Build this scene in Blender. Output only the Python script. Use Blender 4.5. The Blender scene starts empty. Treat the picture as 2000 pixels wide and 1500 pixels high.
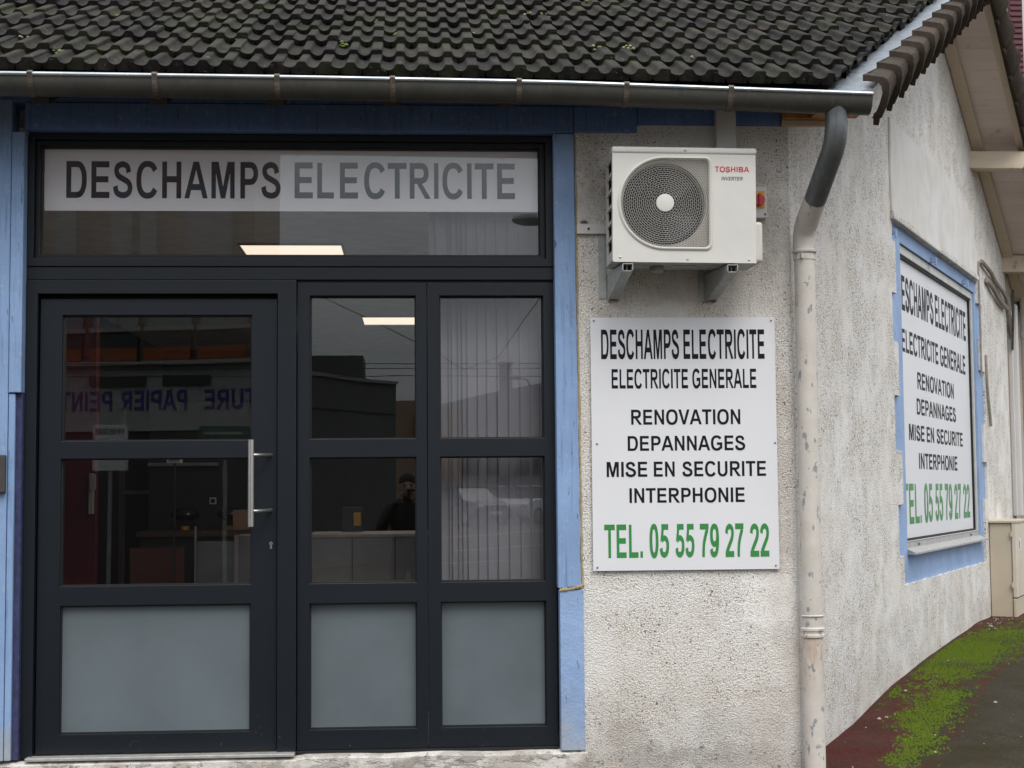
import bpy, bmesh, math, random
from mathutils import Vector, Matrix
random.seed(7)
rad = math.radians
scene = bpy.context.scene
COL = scene.collection

# ------------------------------------------------------------------ camera
CAM_LOC = Vector((0.0, -7.2, 1.22))
YAW, PIT, ROLL = 0.0640138, 0.0694344, -0.00841749
fw = Vector((math.sin(YAW)*math.cos(PIT), math.cos(YAW)*math.cos(PIT), math.sin(PIT)))
rt = Vector((math.cos(YAW), -math.sin(YAW), 0)); up = rt.cross(fw)
r2 = rt*math.cos(ROLL)+up*math.sin(ROLL); u2 = -rt*math.sin(ROLL)+up*math.cos(ROLL)
cam = bpy.data.cameras.new('camera'); camo = bpy.data.objects.new('camera', cam); COL.objects.link(camo)
M = Matrix((r2, u2, -fw)).transposed().to_4x4(); M.translation = CAM_LOC
camo.matrix_world = M
cam.sensor_width = 36; cam.lens = 36*3003.8/2000; cam.clip_start = 0.02; cam.clip_end = 600
scene.camera = camo

# ------------------------------------------------------------------ sky, sun, exposure
SUN_EL, SUN_AZ = rad(52), rad(165)        # azimuth clockwise from +Y: sun behind the camera, a little to the right
world = bpy.data.worlds.new('World'); scene.world = world; world.use_nodes = True
nt = world.node_tree; N = nt.nodes; L = nt.links; N.clear()
wo = N.new('ShaderNodeOutputWorld'); bg = N.new('ShaderNodeBackground'); bg.inputs['Strength'].default_value = 0.10
sky = N.new('ShaderNodeTexSky'); sky.sky_type = 'NISHITA'; sky.sun_disc = False
sky.sun_elevation = SUN_EL; sky.sun_rotation = SUN_AZ; sky.dust_density = 2.0
tc = N.new('ShaderNodeTexCoord'); mp = N.new('ShaderNodeMapping'); mp.inputs['Scale'].default_value = (1, 1, 1.7)
no = N.new('ShaderNodeTexNoise'); no.inputs['Scale'].default_value = 2.6; no.inputs['Detail'].default_value = 6; no.inputs['Roughness'].default_value = .55
cr = N.new('ShaderNodeValToRGB'); cr.color_ramp.elements[0].position = .32; cr.color_ramp.elements[0].color = (5.4, 5.8, 6.4, 1)
cr.color_ramp.elements[1].position = .68; cr.color_ramp.elements[1].color = (13.2, 13.3, 13.5, 1)
mx = N.new('ShaderNodeMix'); mx.data_type = 'RGBA'; mx.inputs['Factor'].default_value = .88
L.new(tc.outputs['Generated'], mp.inputs[0]); L.new(mp.outputs[0], no.inputs['Vector']); L.new(no.outputs['Fac'], cr.inputs[0])
sz = N.new('ShaderNodeSeparateXYZ'); L.new(tc.outputs['Generated'], sz.inputs[0])
zc = N.new('ShaderNodeMath'); zc.operation = 'MAXIMUM'; zc.inputs[1].default_value = 0; L.new(sz.outputs['Z'], zc.inputs[0])
zp = N.new('ShaderNodeMath'); zp.operation = 'POWER'; zp.inputs[1].default_value = 1.4; L.new(zc.outputs[0], zp.inputs[0])
zr = N.new('ShaderNodeMath'); zr.operation = 'MULTIPLY_ADD'; zr.inputs[1].default_value = 1.85; zr.inputs[2].default_value = .64; L.new(zp.outputs[0], zr.inputs[0])
vm = N.new('ShaderNodeVectorMath'); vm.operation = 'SCALE'; L.new(cr.outputs[0], vm.inputs[0]); L.new(zr.outputs[0], vm.inputs['Scale'])   # overcast sky: brighter overhead than at the horizon
L.new(sky.outputs[0], mx.inputs['A']); L.new(vm.outputs[0], mx.inputs['B']); L.new(mx.outputs['Result'], bg.inputs['Color']); L.new(bg.outputs[0], wo.inputs[0])
sl = bpy.data.lights.new('sun', 'SUN'); sl.energy = 1.25; sl.angle = rad(28); sl.color = (1, .96, .9)
so = bpy.data.objects.new('sun', sl); COL.objects.link(so)
sd_ = Vector((math.sin(SUN_AZ)*math.cos(SUN_EL), math.cos(SUN_AZ)*math.cos(SUN_EL), math.sin(SUN_EL)))
so.rotation_euler = sd_.to_track_quat('Z', 'Y').to_euler(); so.location = (4, -12, 12)
scene.view_settings.view_transform = 'Standard'; scene.view_settings.look = 'None'
scene.view_settings.exposure = 0.31; scene.view_settings.gamma = 1; scene.view_settings.use_curve_mapping = False
scene.render.engine = 'CYCLES'
scene.cycles.max_bounces = 8; scene.cycles.transparent_max_bounces = 16

# ------------------------------------------------------------------ materials
class NT:
    def __init__(s, name):
        s.m = bpy.data.materials.new(name); s.m.use_nodes = True
        s.t = s.m.node_tree; s.n = s.t.nodes; s.b = s.n['Principled BSDF']; s.co = None
    def coord(s, scale=(1, 1, 1), kind='Object'):
        c = s.n.new('ShaderNodeTexCoord')
        if kind == 'World':
            g = s.n.new('ShaderNodeNewGeometry'); src = g.outputs['Position']
        else: src = c.outputs[kind]
        m = s.n.new('ShaderNodeMapping'); m.inputs['Scale'].default_value = scale
        s.t.links.new(src, m.inputs[0]); return m.outputs[0]
    def noise(s, scale, detail=4, rough=.55, vec=None, dist=0):
        n = s.n.new('ShaderNodeTexNoise'); n.inputs['Scale'].default_value = scale
        n.inputs['Detail'].default_value = detail; n.inputs['Roughness'].default_value = rough; n.inputs['Distortion'].default_value = dist
        s.t.links.new(vec if vec is not None else s.coord(kind='World'), n.inputs['Vector']); return n.outputs['Fac']
    def voro(s, scale, vec=None, feat='F1', rnd=1):
        n = s.n.new('ShaderNodeTexVoronoi'); n.feature = feat; n.inputs['Scale'].default_value = scale; n.inputs['Randomness'].default_value = rnd
        s.t.links.new(vec if vec is not None else s.coord(kind='World'), n.inputs['Vector']); return n.outputs['Distance']
    def ramp(s, fac, stops):
        r = s.n.new('ShaderNodeValToRGB'); e = r.color_ramp.elements
        while len(e) < len(stops): e.new(.5)
        for k, (p, c) in enumerate(stops):
            e[k].position = p; e[k].color = (c, c, c, 1) if isinstance(c, (int, float)) else (*c, 1)
        s.t.links.new(fac, r.inputs[0]); return r.outputs[0]
    def mix(s, f, a, b, mode='MIX'):
        m = s.n.new('ShaderNodeMix'); m.data_type = 'RGBA'; m.blend_type = mode
        for k, v in (('Factor', f), ('A', a), ('B', b)):
            if hasattr(v, 'links') or hasattr(v, 'is_linked'): s.t.links.new(v, m.inputs[k])
            elif k == 'Factor': m.inputs[k].default_value = v
            else: m.inputs[k].default_value = (*v, 1)
        return m.outputs['Result']
    def math(s, op, a, b=0.0):
        m = s.n.new('ShaderNodeMath'); m.operation = op
        for k, v in ((0, a), (1, b)):
            if hasattr(v, 'is_linked'): s.t.links.new(v, m.inputs[k])
            else: m.inputs[k].default_value = v
        return m.outputs[0]
    def bump(s, h, dist=.003, strength=1):
        n = s.n.new('ShaderNodeBump'); n.inputs['Distance'].default_value = dist; n.inputs['Strength'].default_value = strength
        s.t.links.new(h, n.inputs['Height']); s.t.links.new(n.outputs[0], s.b.inputs['Normal'])
    def set(s, col=None, rough=None, metal=None, spec=None):
        for k, v in (('Base Color', col), ('Roughness', rough), ('Metallic', metal), ('Specular IOR Level', spec)):
            if v is None: continue
            if hasattr(v, 'is_linked'): s.t.links.new(v, s.b.inputs[k])
            else: s.b.inputs[k].default_value = (*v, 1) if k == 'Base Color' else v
        return s
    def attr(s, name):
        a = s.n.new('ShaderNodeAttribute'); a.attribute_name = name; return a

def simple(name, col, rough=.6, metal=0, var=.12, scale=9, bump=0, spec=.5):
    t = NT(name); f = t.noise(scale, 5)
    c = t.mix(t.ramp(f, [(.3, 0.0), (.7, 1.0)]), tuple(x*(1-var) for x in col), tuple(min(1, x*(1+var)) for x in col))
    t.set(c, rough, metal, spec)
    if bump: t.bump(t.noise(scale*12, 3), bump)
    return t.m
MAT = {}

def render_mat(name, base, speck=.6, grime=1.0, sc=1.0, patchy=True, spots=(), smooth=None):
    """rough thrown render: lumps as relief, dirt lodged between the lumps"""
    t = NT(name)
    w = t.coord(kind='World')
    lump = t.noise(165*sc, 4, .62, w)
    v = t.voro(115*sc, w, 'F1')
    h = t.math('ADD', t.math('MULTIPLY', lump, 1.2), t.math('MULTIPLY', v, .55))
    big = t.noise(1.7, 5, .6, w)
    mid = t.noise(6, 5, .6, w)
    tint = t.mix(t.ramp(big, [(.35, 0.0), (.65, 1.0)]), base, tuple(x*y for x, y in zip(base, (.93, .90, .86))))
    tint = t.mix(t.ramp(mid, [(.42, 0.0), (.72, .6)]), tint, tuple(x*y for x, y in zip(base, (.84, .78, .70))))
    # dark pits
    fine = t.ramp(t.noise(130*sc, 3, .6, w), [(.535, 0.0), (.60, 1.0)]); coarse = t.ramp(t.noise(60*sc, 3, .6, w), [(.61, 0.0), (.645, 1.0)])
    pit = t.math('MULTIPLY', t.math('MAXIMUM', t.math('MULTIPLY', fine, .6), coarse), t.ramp(t.noise(3.0, 5, .65, w), [(.38, .15), (.60, 1.0)]))
    tint = t.mix(t.math('MINIMUM', t.math('MULTIPLY', pit, speck), 1.0), tint, (.10, .088, .075))
    # vertical run-off streaks of dirt
    st = t.noise(1.0, 5, .65, t.coord((24, 24, 2.2), 'World'))
    tint = t.mix(t.math('MULTIPLY', t.ramp(st, [(.60, 0.0), (.74, 1.0)]), .30*grime), tint, (.20, .18, .16))
    # splash dirt near the ground
    g = t.n.new('ShaderNodeNewGeometry'); sx = t.n.new('ShaderNodeSeparateXYZ'); t.t.links.new(g.outputs['Position'], sx.inputs[0])
    low = t.ramp(t.math('ADD', t.math('MULTIPLY', sx.outputs['Z'], -1.0 if patchy else -.75), t.math('MULTIPLY', t.noise(3.5, 5, .7, w), .8)), [(-.15, 0.0), (.55, 1.0)])
    tint = t.mix(t.math('MULTIPLY', low, .42*grime), tint, (.30, .26, .22))
    if patchy:
        crk = t.ramp(t.noise(3.2, 6, .75, w, 1.5), [(.497, 0.0), (.5, 1.0), (.503, 0.0)])
        brk = t.ramp(t.noise(2.4, 3, .6, w), [(.50, 0.0), (.60, .6)])
        tint = t.mix(t.math('MULTIPLY', crk, brk), tint, (.18, .16, .14))
        chip = t.math('MULTIPLY', t.ramp(t.noise(17, 4, .7, w), [(.61, 0.0), (.625, 1.0)]), low)
        tint = t.mix(chip, tint, (.17, .17, .16))
    px = t.math('ADD', sx.outputs['X'], t.math('MULTIPLY', t.math('SUBTRACT', t.noise(9, 4, .6, w), .5), .22)); pz = t.math('ADD', sx.outputs['Z'], t.math('MULTIPLY', t.math('SUBTRACT', t.noise(9.7, 4, .6, w), .5), .25))
    for cx, cz, rx, rz, col, st_ in spots:          # stains with a place of their own
        a = t.math('POWER', t.math('DIVIDE', t.math('SUBTRACT', px, cx), rx), 2); b = t.math('POWER', t.math('DIVIDE', t.math('SUBTRACT', pz, cz), rz), 2)
        f = t.ramp(t.math('ADD', a, b), [(.15, st_), (1.0, 0.0)])
        f = t.math('MULTIPLY', f, t.ramp(t.noise(22, 4, .65, w), [(.30, .35), (.62, 1.0)]))
        tint = t.mix(f, tint, col)
    if smooth:                                       # a trowelled repair in the rough render
        m = None
        for src, a, b in ((px, smooth[0], smooth[1]), (pz, smooth[2], smooth[3])):
            q = t.math('MULTIPLY', t.math('GREATER_THAN', src, a), t.math('LESS_THAN', src, b)); m = q if m is None else t.math('MULTIPLY', m, q)
        h = t.math('MULTIPLY', h, t.math('SUBTRACT', 1.0, t.math('MULTIPLY', m, .45)))
        tint = t.mix(t.math('MULTIPLY', m, .15), tint, tuple(min(1, x*1.01) for x in base))
    t.set(tint, .93, 0, .25); t.bump(h, .0070*1.0/sc, 1); return t.m
MAT['render'] = render_mat('rough_render_front', (.88, .86, .825), 1.05, spots=[(.93, 2.06, .12, .10, (.40, .32, .26), .35), (1.42, 2.08, .12, .09, (.40, .32, .26), .30), (1.20, 2.14, .16, .06, (.38, .32, .27), .3), (.84, 2.70, .10, .25, (.30, .26, .23), .5), (1.66, 2.45, .10, .40, (.30, .26, .22), .45), (1.72, 1.2, .07, .9, (.40, .34, .28), .35), (1.42, .12, .20, .10, (.42, .42, .41), .3), (1.62, .15, .12, .22, (.46, .36, .29), .3), (.98, .08, .14, .08, (.36, .32, .27), .5), (.80, .45, .03, .5, (.86, .85, .82), .6), (1.25, -.02, .5, .07, (.36, .34, .31), .7)], smooth=(1.53, 1.78, .60, .82))
MAT['render_side'] = render_mat('rough_render_side', (.88, .865, .84), 1.45, 1.1, 1.1, False)
MAT['plaster_smooth'] = render_mat('smooth_plaster', (.80, .80, .79), .10, .5, 2.2, False)

def old_plaster():
    t = NT('stained_plinth_plaster'); w = t.coord(kind='World')
    n1 = t.ramp(t.noise(3.5, 6, .65, w), [(.46, 0.0), (.54, 1.0)])
    n2 = t.ramp(t.noise(6, 6, .7, t.coord((1, 1, 2.2), 'World')), [(.50, 0.0), (.56, 1.0)])
    c = t.mix(n1, (.66, .63, .58), (.50, .46, .41)); c = t.mix(t.math('MULTIPLY', n2, .45), c, (.24, .22, .20))
    c = t.mix(t.ramp(t.noise(30, 5, .7, w), [(.62, 0.0), (.66, .7)]), c, (.10, .09, .08))
    t.set(c, .92, 0, .2); t.bump(t.math('ADD', t.noise(40, 5, .6, w), t.math('MULTIPLY', n2, .6)), .006); return t.m
MAT['plinth'] = old_plaster()

def blue_paint(name, base, deep, wood=True):
    t = NT(name); w = t.coord(kind='World')
    gv = t.coord((60, 60, 2.2) if wood else (9, 9, 9), 'World')
    g1 = t.noise(1, 5, .65, gv)
    c = t.mix(t.ramp(t.noise(2.6, 4, .6, w), [(.35, 0.0), (.65, 1.0)]), base, tuple(x*.80 for x in base))
    c = t.mix(t.math('MULTIPLY', t.ramp(g1, [(.54, 0.0), (.68, 1.0)]), .55 if wood else .3), c, deep)
    cr_ = t.ramp(t.noise(1, 4, .6, t.coord((70, 70, 9), 'World'), .4), [(.66, 0.0), (.69, 1.0)])
    c = t.mix(t.math('MULTIPLY', cr_, .75), c, (.055, .07, .09))
    pale = t.ramp(t.noise(34, 5, .75, w), [(.57, 0.0), (.70, .42)])
    c = t.mix(pale, c, (.55, .55, .55))
    g = t.n.new('ShaderNodeNewGeometry'); sx = t.n.new('ShaderNodeSeparateXYZ'); t.t.links.new(g.outputs['Position'], sx.inputs[0])
    low = t.ramp(t.math('ADD', t.math('MULTIPLY', sx.outputs['Z'], -1.0), t.math('MULTIPLY', t.noise(5, 5, .7, w), .6)), [(.08, 0.0), (.30, 1.0)])
    c = t.mix(t.math('MULTIPLY', low, .6), c, (.42, .42, .38))
    t.set(c, .62, 0, .3); t.bump(t.math('ADD', g1, t.math('MULTIPLY', t.noise(80, 3, .6, w), .35)), .0035 if wood else .006); return t.m
MAT['blue_beam'] = blue_paint('shade_darkened_blue_beam', (.13, .225, .46), (.05, .10, .24))  # the posts' blue made darker: shade under the eaves put into the colour
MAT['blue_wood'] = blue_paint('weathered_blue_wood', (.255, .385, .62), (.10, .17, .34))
MAT['blue_wall'] = blue_paint('pale_blue_painted_wall', (.30, .43, .67), (.16, .26, .48), False)
MAT['blue_dark'] = simple('old_dark_blue_paint', (.035, .04, .11), .7, 0, .4, 30, .003)
MAT['foam'] = simple('yellow_expanding_foam', (.52, .42, .25), .85, 0, .25, 40, .006)
MAT['old_wood'] = simple('orange_brown_timber', (.42, .20, .07), .7, 0, .3, 14, .002)

def frame_mat():
    t = NT('anthracite_lacquered_aluminium'); w = t.coord(kind='World')
    c = t.mix(t.noise(3, 3, .5, w), (.0060, .0092, .0135), (.0085, .0125, .018))
    g = t.n.new('ShaderNodeNewGeometry'); sx = t.n.new('ShaderNodeSeparateXYZ'); t.t.links.new(g.outputs['Position'], sx.inputs[0])
    low = t.ramp(sx.outputs['Z'], [(.0, 1.0), (.35, 0.0)])
    d = t.math('MULTIPLY', low, t.ramp(t.noise(38, 4, .7, w), [(.66, 0.0), (.72, .55)]))
    c = t.mix(d, c, (.22, .21, .19))
    t.set(c, .42, 0, .33); t.bump(t.noise(900, 2, .5, w), .0002); return t.m
MAT['frame'] = frame_mat()
MAT['gasket'] = simple('black_rubber_gasket', (.006, .006, .007), .6)
MAT['steel'] = simple('brushed_stainless_steel', (.50, .49, .47), .32, .9, .06, 60)
MAT['alu'] = simple('bare_aluminium_strip', (.46, .455, .44), .45, .35, .15, 24, .0005)
MAT['galv'] = simple('galvanised_steel', (.42, .44, .42), .5, .35, .15, 30, .0004)

def glass(name, refl, tint=(1, 1, 1), extra=0):
    m = bpy.data.materials.new(name); m.use_nodes = True; t = m.node_tree; n = t.nodes; n.clear()
    o = n.new('ShaderNodeOutputMaterial'); mixn = n.new('ShaderNodeMixShader'); tr = n.new('ShaderNodeBsdfTransparent'); gl = n.new('ShaderNodeBsdfGlossy')
    tr.inputs[0].default_value = (*tint, 1); gl.inputs['Roughness'].default_value = 0.0; gl.inputs[0].default_value = (.93, .98, 1, 1)
    lw = n.new('ShaderNodeLayerWeight'); lw.inputs['Blend'].default_value = .5
    p = n.new('ShaderNodeMath'); p.operation = 'POWER'; p.inputs[1].default_value = 4.5
    ma = n.new('ShaderNodeMath'); ma.operation = 'MULTIPLY_ADD'; ma.inputs[1].default_value = 1-refl; ma.inputs[2].default_value = refl
    t.links.new(lw.outputs['Facing'], p.inputs[0]); t.links.new(p.outputs[0], ma.inputs[0]); t.links.new(ma.outputs[0], mixn.inputs[0])
    g = n.new('ShaderNodeNewGeometry'); nz = n.new('ShaderNodeTexNoise'); nz.inputs['Scale'].default_value = 1.6; nz.inputs['Detail'].default_value = 1
    bp = n.new('ShaderNodeBump'); bp.inputs['Distance'].default_value = .00035; bp.inputs['Strength'].default_value = 1
    t.links.new(g.outputs['Position'], nz.inputs['Vector']); t.links.new(nz.outputs['Fac'], bp.inputs['Height']); t.links.new(bp.outputs[0], gl.inputs['Normal'])
    t.links.new(tr.outputs[0], mixn.inputs[1]); t.links.new(gl.outputs[0], mixn.inputs[2]); t.links.new(mixn.outputs[0], o.inputs[0])
    return m
MAT['glass'] = glass('double_glazing', .042, (.975, .97, .975))
MAT['frost'] = simple('frosted_film', (.118, .143, .157), .42, 0, .12, 2.6, 0, .4)
MAT['white_board'] = simple('white_printed_panel', (.83, .83, .845), .38, 0, .015, 3, 0, .5)
MAT['sign_white'] = simple('white_composite_sign_board', (.73, .735, .755), .38, 0, .02, 2.5, 0, .5)
MAT['film_white'] = simple('white_sign_film', (.70, .71, .735), .4, 0, .02, 2, 0, .5)  # plain white film of the side window sign
MAT['ink'] = simple('black_print', (.010, .010, .014), .5, 0, .05, 3, 0, .15)
MAT['ink_green'] = simple('green_print', (.035, .24, .055), .35, 0, .05, 3)
MAT['ink_red'] = simple('red_print', (.50, .012, .035), .35, 0, .03, 3)
MAT['ink_grey'] = simple('grey_print', (.10, .10, .10), .35, 0, .03, 3)
MAT['screw'] = simple('dull_screw_metal', (.20, .20, .20), .4, .6)
MAT['ac'] = simple('cream_painted_sheet_metal', (.63, .615, .57), .42, 0, .05, 5, 0, .5)
MAT['ac_dark'] = simple('dark_heat_exchanger', (.018, .018, .02), .5)
MAT['ac_shade'] = simple('beige_inner_housing', (.34, .31, .28), .6)
MAT['black'] = simple('black_plastic', (.012, .012, .013), .45)
MAT['duct'] = simple('white_plastic_trunking', (.62, .60, .58), .5, 0, .04, 3)
MAT['yellow'] = simple('yellow_plastic', (.70, .36, .02), .4)
MAT['red'] = simple('red_plastic', (.50, .02, .03), .35)

def zinc(name, a, b, metal=.55, rough=.38):
    t = NT(name); w = t.coord(kind='World')
    c = t.mix(t.ramp(t.noise(7, 6, .65, w), [(.3, 0.0), (.7, 1.0)]), a, b)
    c = t.mix(t.ramp(t.noise(1, 4, .6, t.coord((45, 45, 5), 'World')), [(.58, 0.0), (.72, .35)]), c, tuple(x*1.8 for x in b))
    t.set(c, t.ramp(t.noise(20, 3, .5, w), [(.3, rough-.06), (.7, rough+.12)]), metal, .5); t.bump(t.noise(14, 2, .5, w), .0012); return t.m
MAT['zinc_dark'] = zinc('weathered_zinc', (.055, .056, .050), (.085, .083, .074), .25, .5)
MAT['zinc_pipe'] = zinc('grey_zinc_elbow', (.11, .12, .125), (.17, .185, .19))
MAT['zinc_new'] = zinc('bright_zinc_flashing', (.10, .115, .13), (.19, .215, .24), .4, .42)
MAT['rim'] = zinc('painted_highlight_gutter_rim', (.32, .36, .39), (.50, .54, .56), .6, .36)  # paler than the trough: the rim's specular highlight is put into the colour
MAT['strap'] = simple('rusty_gutter_strap', (.115, .095, .075), .75, .2, .4, 30, .001)

def pipe_paint():
    t = NT('peeling_cream_pipe_paint'); w = t.coord(kind='World')
    c = t.mix(t.ramp(t.noise(5, 5, .6, w), [(.35, 0.0), (.7, 1.0)]), (.63, .59, .535), (.52, .475, .42))
    c = t.mix(t.ramp(t.noise(26, 4, .6, t.coord((1, 1, .45), 'World')), [(.62, 0.0), (.64, 1.0)]), c, (.27, .29, .30))
    c = t.mix(t.ramp(t.noise(60, 3, .6, w), [(.70, 0.0), (.73, 1.0)]), c, (.16, .09, .06))
    g = t.n.new('ShaderNodeNewGeometry'); sx = t.n.new('ShaderNodeSeparateXYZ'); t.t.links.new(g.outputs['Position'], sx.inputs[0])
    rz = t.math('MULTIPLY', t.ramp(sx.outputs['Z'], [(.25, .0), (.48, 1.0), (.56, .0)]), t.ramp(t.noise(9, 5, .7, t.coord((1, 1, .35), 'World')), [(.42, 0.0), (.62, .9)]))
    c = t.mix(rz, c, (.36, .18, .06))
    t.set(c, .55, 0, .4); t.bump(t.noise(30, 4, .6, w), .002); return t.m
MAT['pipe'] = pipe_paint()

def tile_mat(name, a, b, moss=.5):
    t = NT(name); w = t.coord(kind='World')
    oi = t.n.new('ShaderNodeObjectInfo')
    c = t.mix(oi.outputs['Random'], a, b)
    c = t.mix(t.ramp(t.noise(9, 5, .65, w), [(.35, 0.0), (.7, .8)]), c, tuple(x*.6 for x in a))
    c = t.mix(t.ramp(t.noise(28, 4, .6, w), [(.52, 0.0), (.75, .5)]), c, (.060, .055, .048))
    c = t.mix(t.math('MULTIPLY', t.ramp(t.noise(3.2, 5, .6, w), [(.48, 0.0), (.66, 1.0)]), moss), c, (.045, .050, .024))
    c = t.mix(t.math('MULTIPLY', t.ramp(t.noise(48, 4, .7, w), [(.665, 0.0), (.69, 1.0)]), t.ramp(t.noise(2.1, 3, .5, w), [(.45, .2), (.6, 1.0)])), c, (.30, .30, .26))
    c = t.mix(t.math('MULTIPLY', t.ramp(t.noise(19, 4, .7, w), [(.69, 0.0), (.72, .8)]), t.ramp(t.noise(1.4, 2, .5, w), [(.5, 0.0), (.6, 1.0)])), c, (.27, .20, .09))
    t.set(c, .82, 0, .10); t.bump(t.math('ADD', t.noise(120, 4, .6, w), t.math('MULTIPLY', t.noise(25, 3, .6, w), .8)), .0022); return t.m
MAT['tile'] = tile_mat('dark_grey_brown_roof_tile', (.013, .012, .011), (.038, .032, .028), .5)
MAT['verge'] = tile_mat('brown_verge_tile', (.045, .032, .026), (.070, .052, .040), .6)
def plank_mat(name, a, b):
    t = NT(name); w = t.coord((3, 50, 50), 'World'); oi = t.n.new('ShaderNodeObjectInfo')
    c = t.mix(oi.outputs['Random'], a, b)
    c = t.mix(t.ramp(t.noise(1, 5, .6, w), [(.55, 0.0), (.8, .45)]), c, tuple(x*.5 for x in a))
    c = t.mix(t.ramp(t.noise(7, 4, .6), [(.66, 0.0), (.74, .5)]), c, (.20, .13, .09))
    t.set(c, .75, 0, .25); t.bump(t.noise(1, 4, .5, w), .001); return t.m
MAT['plank'] = plank_mat('pinkish_white_soffit_board', (.72, .63, .585), (.80, .71, .66))
MAT['beam'] = plank_mat('pale_painted_beam', (.60, .50, .38), (.66, .57, .45))
MAT['cream'] = simple('cream_cabinet_plastic', (.53, .46, .35), .5, 0, .07, 4, .0006)
MAT['cream2'] = simple('pale_cream_cabinet_door', (.60, .54, .44), .5, 0, .07, 4, .0006)
MAT['cable'] = simple('dusty_cable_sheath', (.30, .26, .22), .7, 0, .3, 30)
MAT['cable_dark'] = simple('dark_cable_sheath', (.06, .055, .05), .7, 0, .3, 30)
MAT['neighbour'] = render_mat('beige_neighbour_render', (.56, .51, .44), .3, .9, 1.0, False)
MAT['far_white'] = simple('white_far_wall', (.62, .60, .55), .9, 0, .06, .6)
MAT['maroon'] = simple('maroon_shutter', (.085, .022, .032), .6)
# interior
MAT['in_wall'] = simple('dark_grey_interior_wall', (.022, .025, .024), .8)
MAT['in_red'] = simple('red_interior_wall', (.10, .007, .013), .7)
MAT['in_ceiling'] = simple('off_white_ceiling_board', (.80, .79, .76), .9)
MAT['in_floor'] = simple('grey_interior_floor', (.66, .65, .62), .5)
MAT['in_dark'] = simple('dark_laminate', (.03, .028, .026), .5)
MAT['in_wood'] = simple('brown_wood_worktop', (.08, .05, .025), .5)
MAT['in_white'] = simple('white_counter_panel', (.20, .19, .18), .5)
MAT['in_trim'] = simple('pale_trim', (.30, .285, .26), .5)
MAT['in_poster'] = simple('orange_brown_poster', (.09, .03, .018), .6)
MAT['in_ink'] = simple('red_poster_ink', (.55, .05, .02), .6)
MAT['blind'] = simple('grey_blind_fabric', (.17, .17, .185), .8, 0, .04, 6)
def emis(name, col, s):
    m = bpy.data.materials.new(name); m.use_nodes = True; b = m.node_tree.nodes['Principled BSDF']
    b.inputs['Base Color'].default_value = (.8, .8, .8, 1); b.inputs['Emission Color'].default_value = (*col, 1); b.inputs['Emission Strength'].default_value = s; return m
MAT['lit'] = emis('lit_warm_light_panel', (1, .86, .68), .88)
# across the street
MAT['a_wall'] = simple('beige_pink_facade', (.20, .155, .135), .9, 0, .08, 1)
MAT['a_band'] = simple('grey_shop_fascia', (.34, .34, .33), .8)
MAT['a_dark'] = simple('dark_shop_window', (.03, .03, .035), .25)
MAT['a_pane'] = simple('grey_window_pane', (.20, .22, .24), .2)
MAT['a_awn'] = simple('burnt_orange_blind', (.26, .075, .025), .8)
MAT['a_blue'] = simple('blue_violet_letters', (.035, .03, .20), .5)
MAT['b_wall'] = simple('dark_grey_hall_cladding', (.13, .13, .12), .8, 0, .06, 1)
MAT['b_trim'] = simple('pale_roof_edge', (.30, .30, .29), .7)
MAT['c_wall'] = simple('light_grey_hall_wall', (.34, .33, .32), .9, 0, .08, .5)
MAT['c_roof'] = simple('grey_sheet_roof', (.25, .25, .26), .7, 0, .08, .5)
MAT['tan_wall'] = simple('tan_house_wall', (.36, .25, .17), .9)
MAT['green_sign'] = simple('green_sign', (.01, .10, .05), .5)
MAT['white_sign'] = simple('white_enamel_sign', (.65, .65, .65), .4)
MAT['car_dark'] = simple('dark_blue_grey_car_paint', (.05, .055, .07), .2)
MAT['car_grey'] = simple('silver_car_paint', (.34, .35, .36), .25, .3)
MAT['car_white'] = simple('white_car_paint', (.66, .66, .66), .25)
MAT['car_glass'] = simple('dark_car_glass', (.02, .022, .025), .05)
MAT['tyre'] = simple('black_tyre', (.015, .015, .015), .8)
MAT['lens'] = simple('clear_headlight', (.7, .7, .7), .1)
MAT['skin'] = simple('skin', (.42, .24, .17), .55)
MAT['jacket'] = simple('black_jacket', (.012, .012, .014), .8)
MAT['trouser'] = simple('dark_brown_trousers', (.05, .045, .042), .9)
MAT['hair'] = simple('dark_cap', (.02, .015, .014), .8)
MAT['chips'] = simple('pale_stone_chips', (.34, .32, .29), .8, 0, .2, 60)

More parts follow.
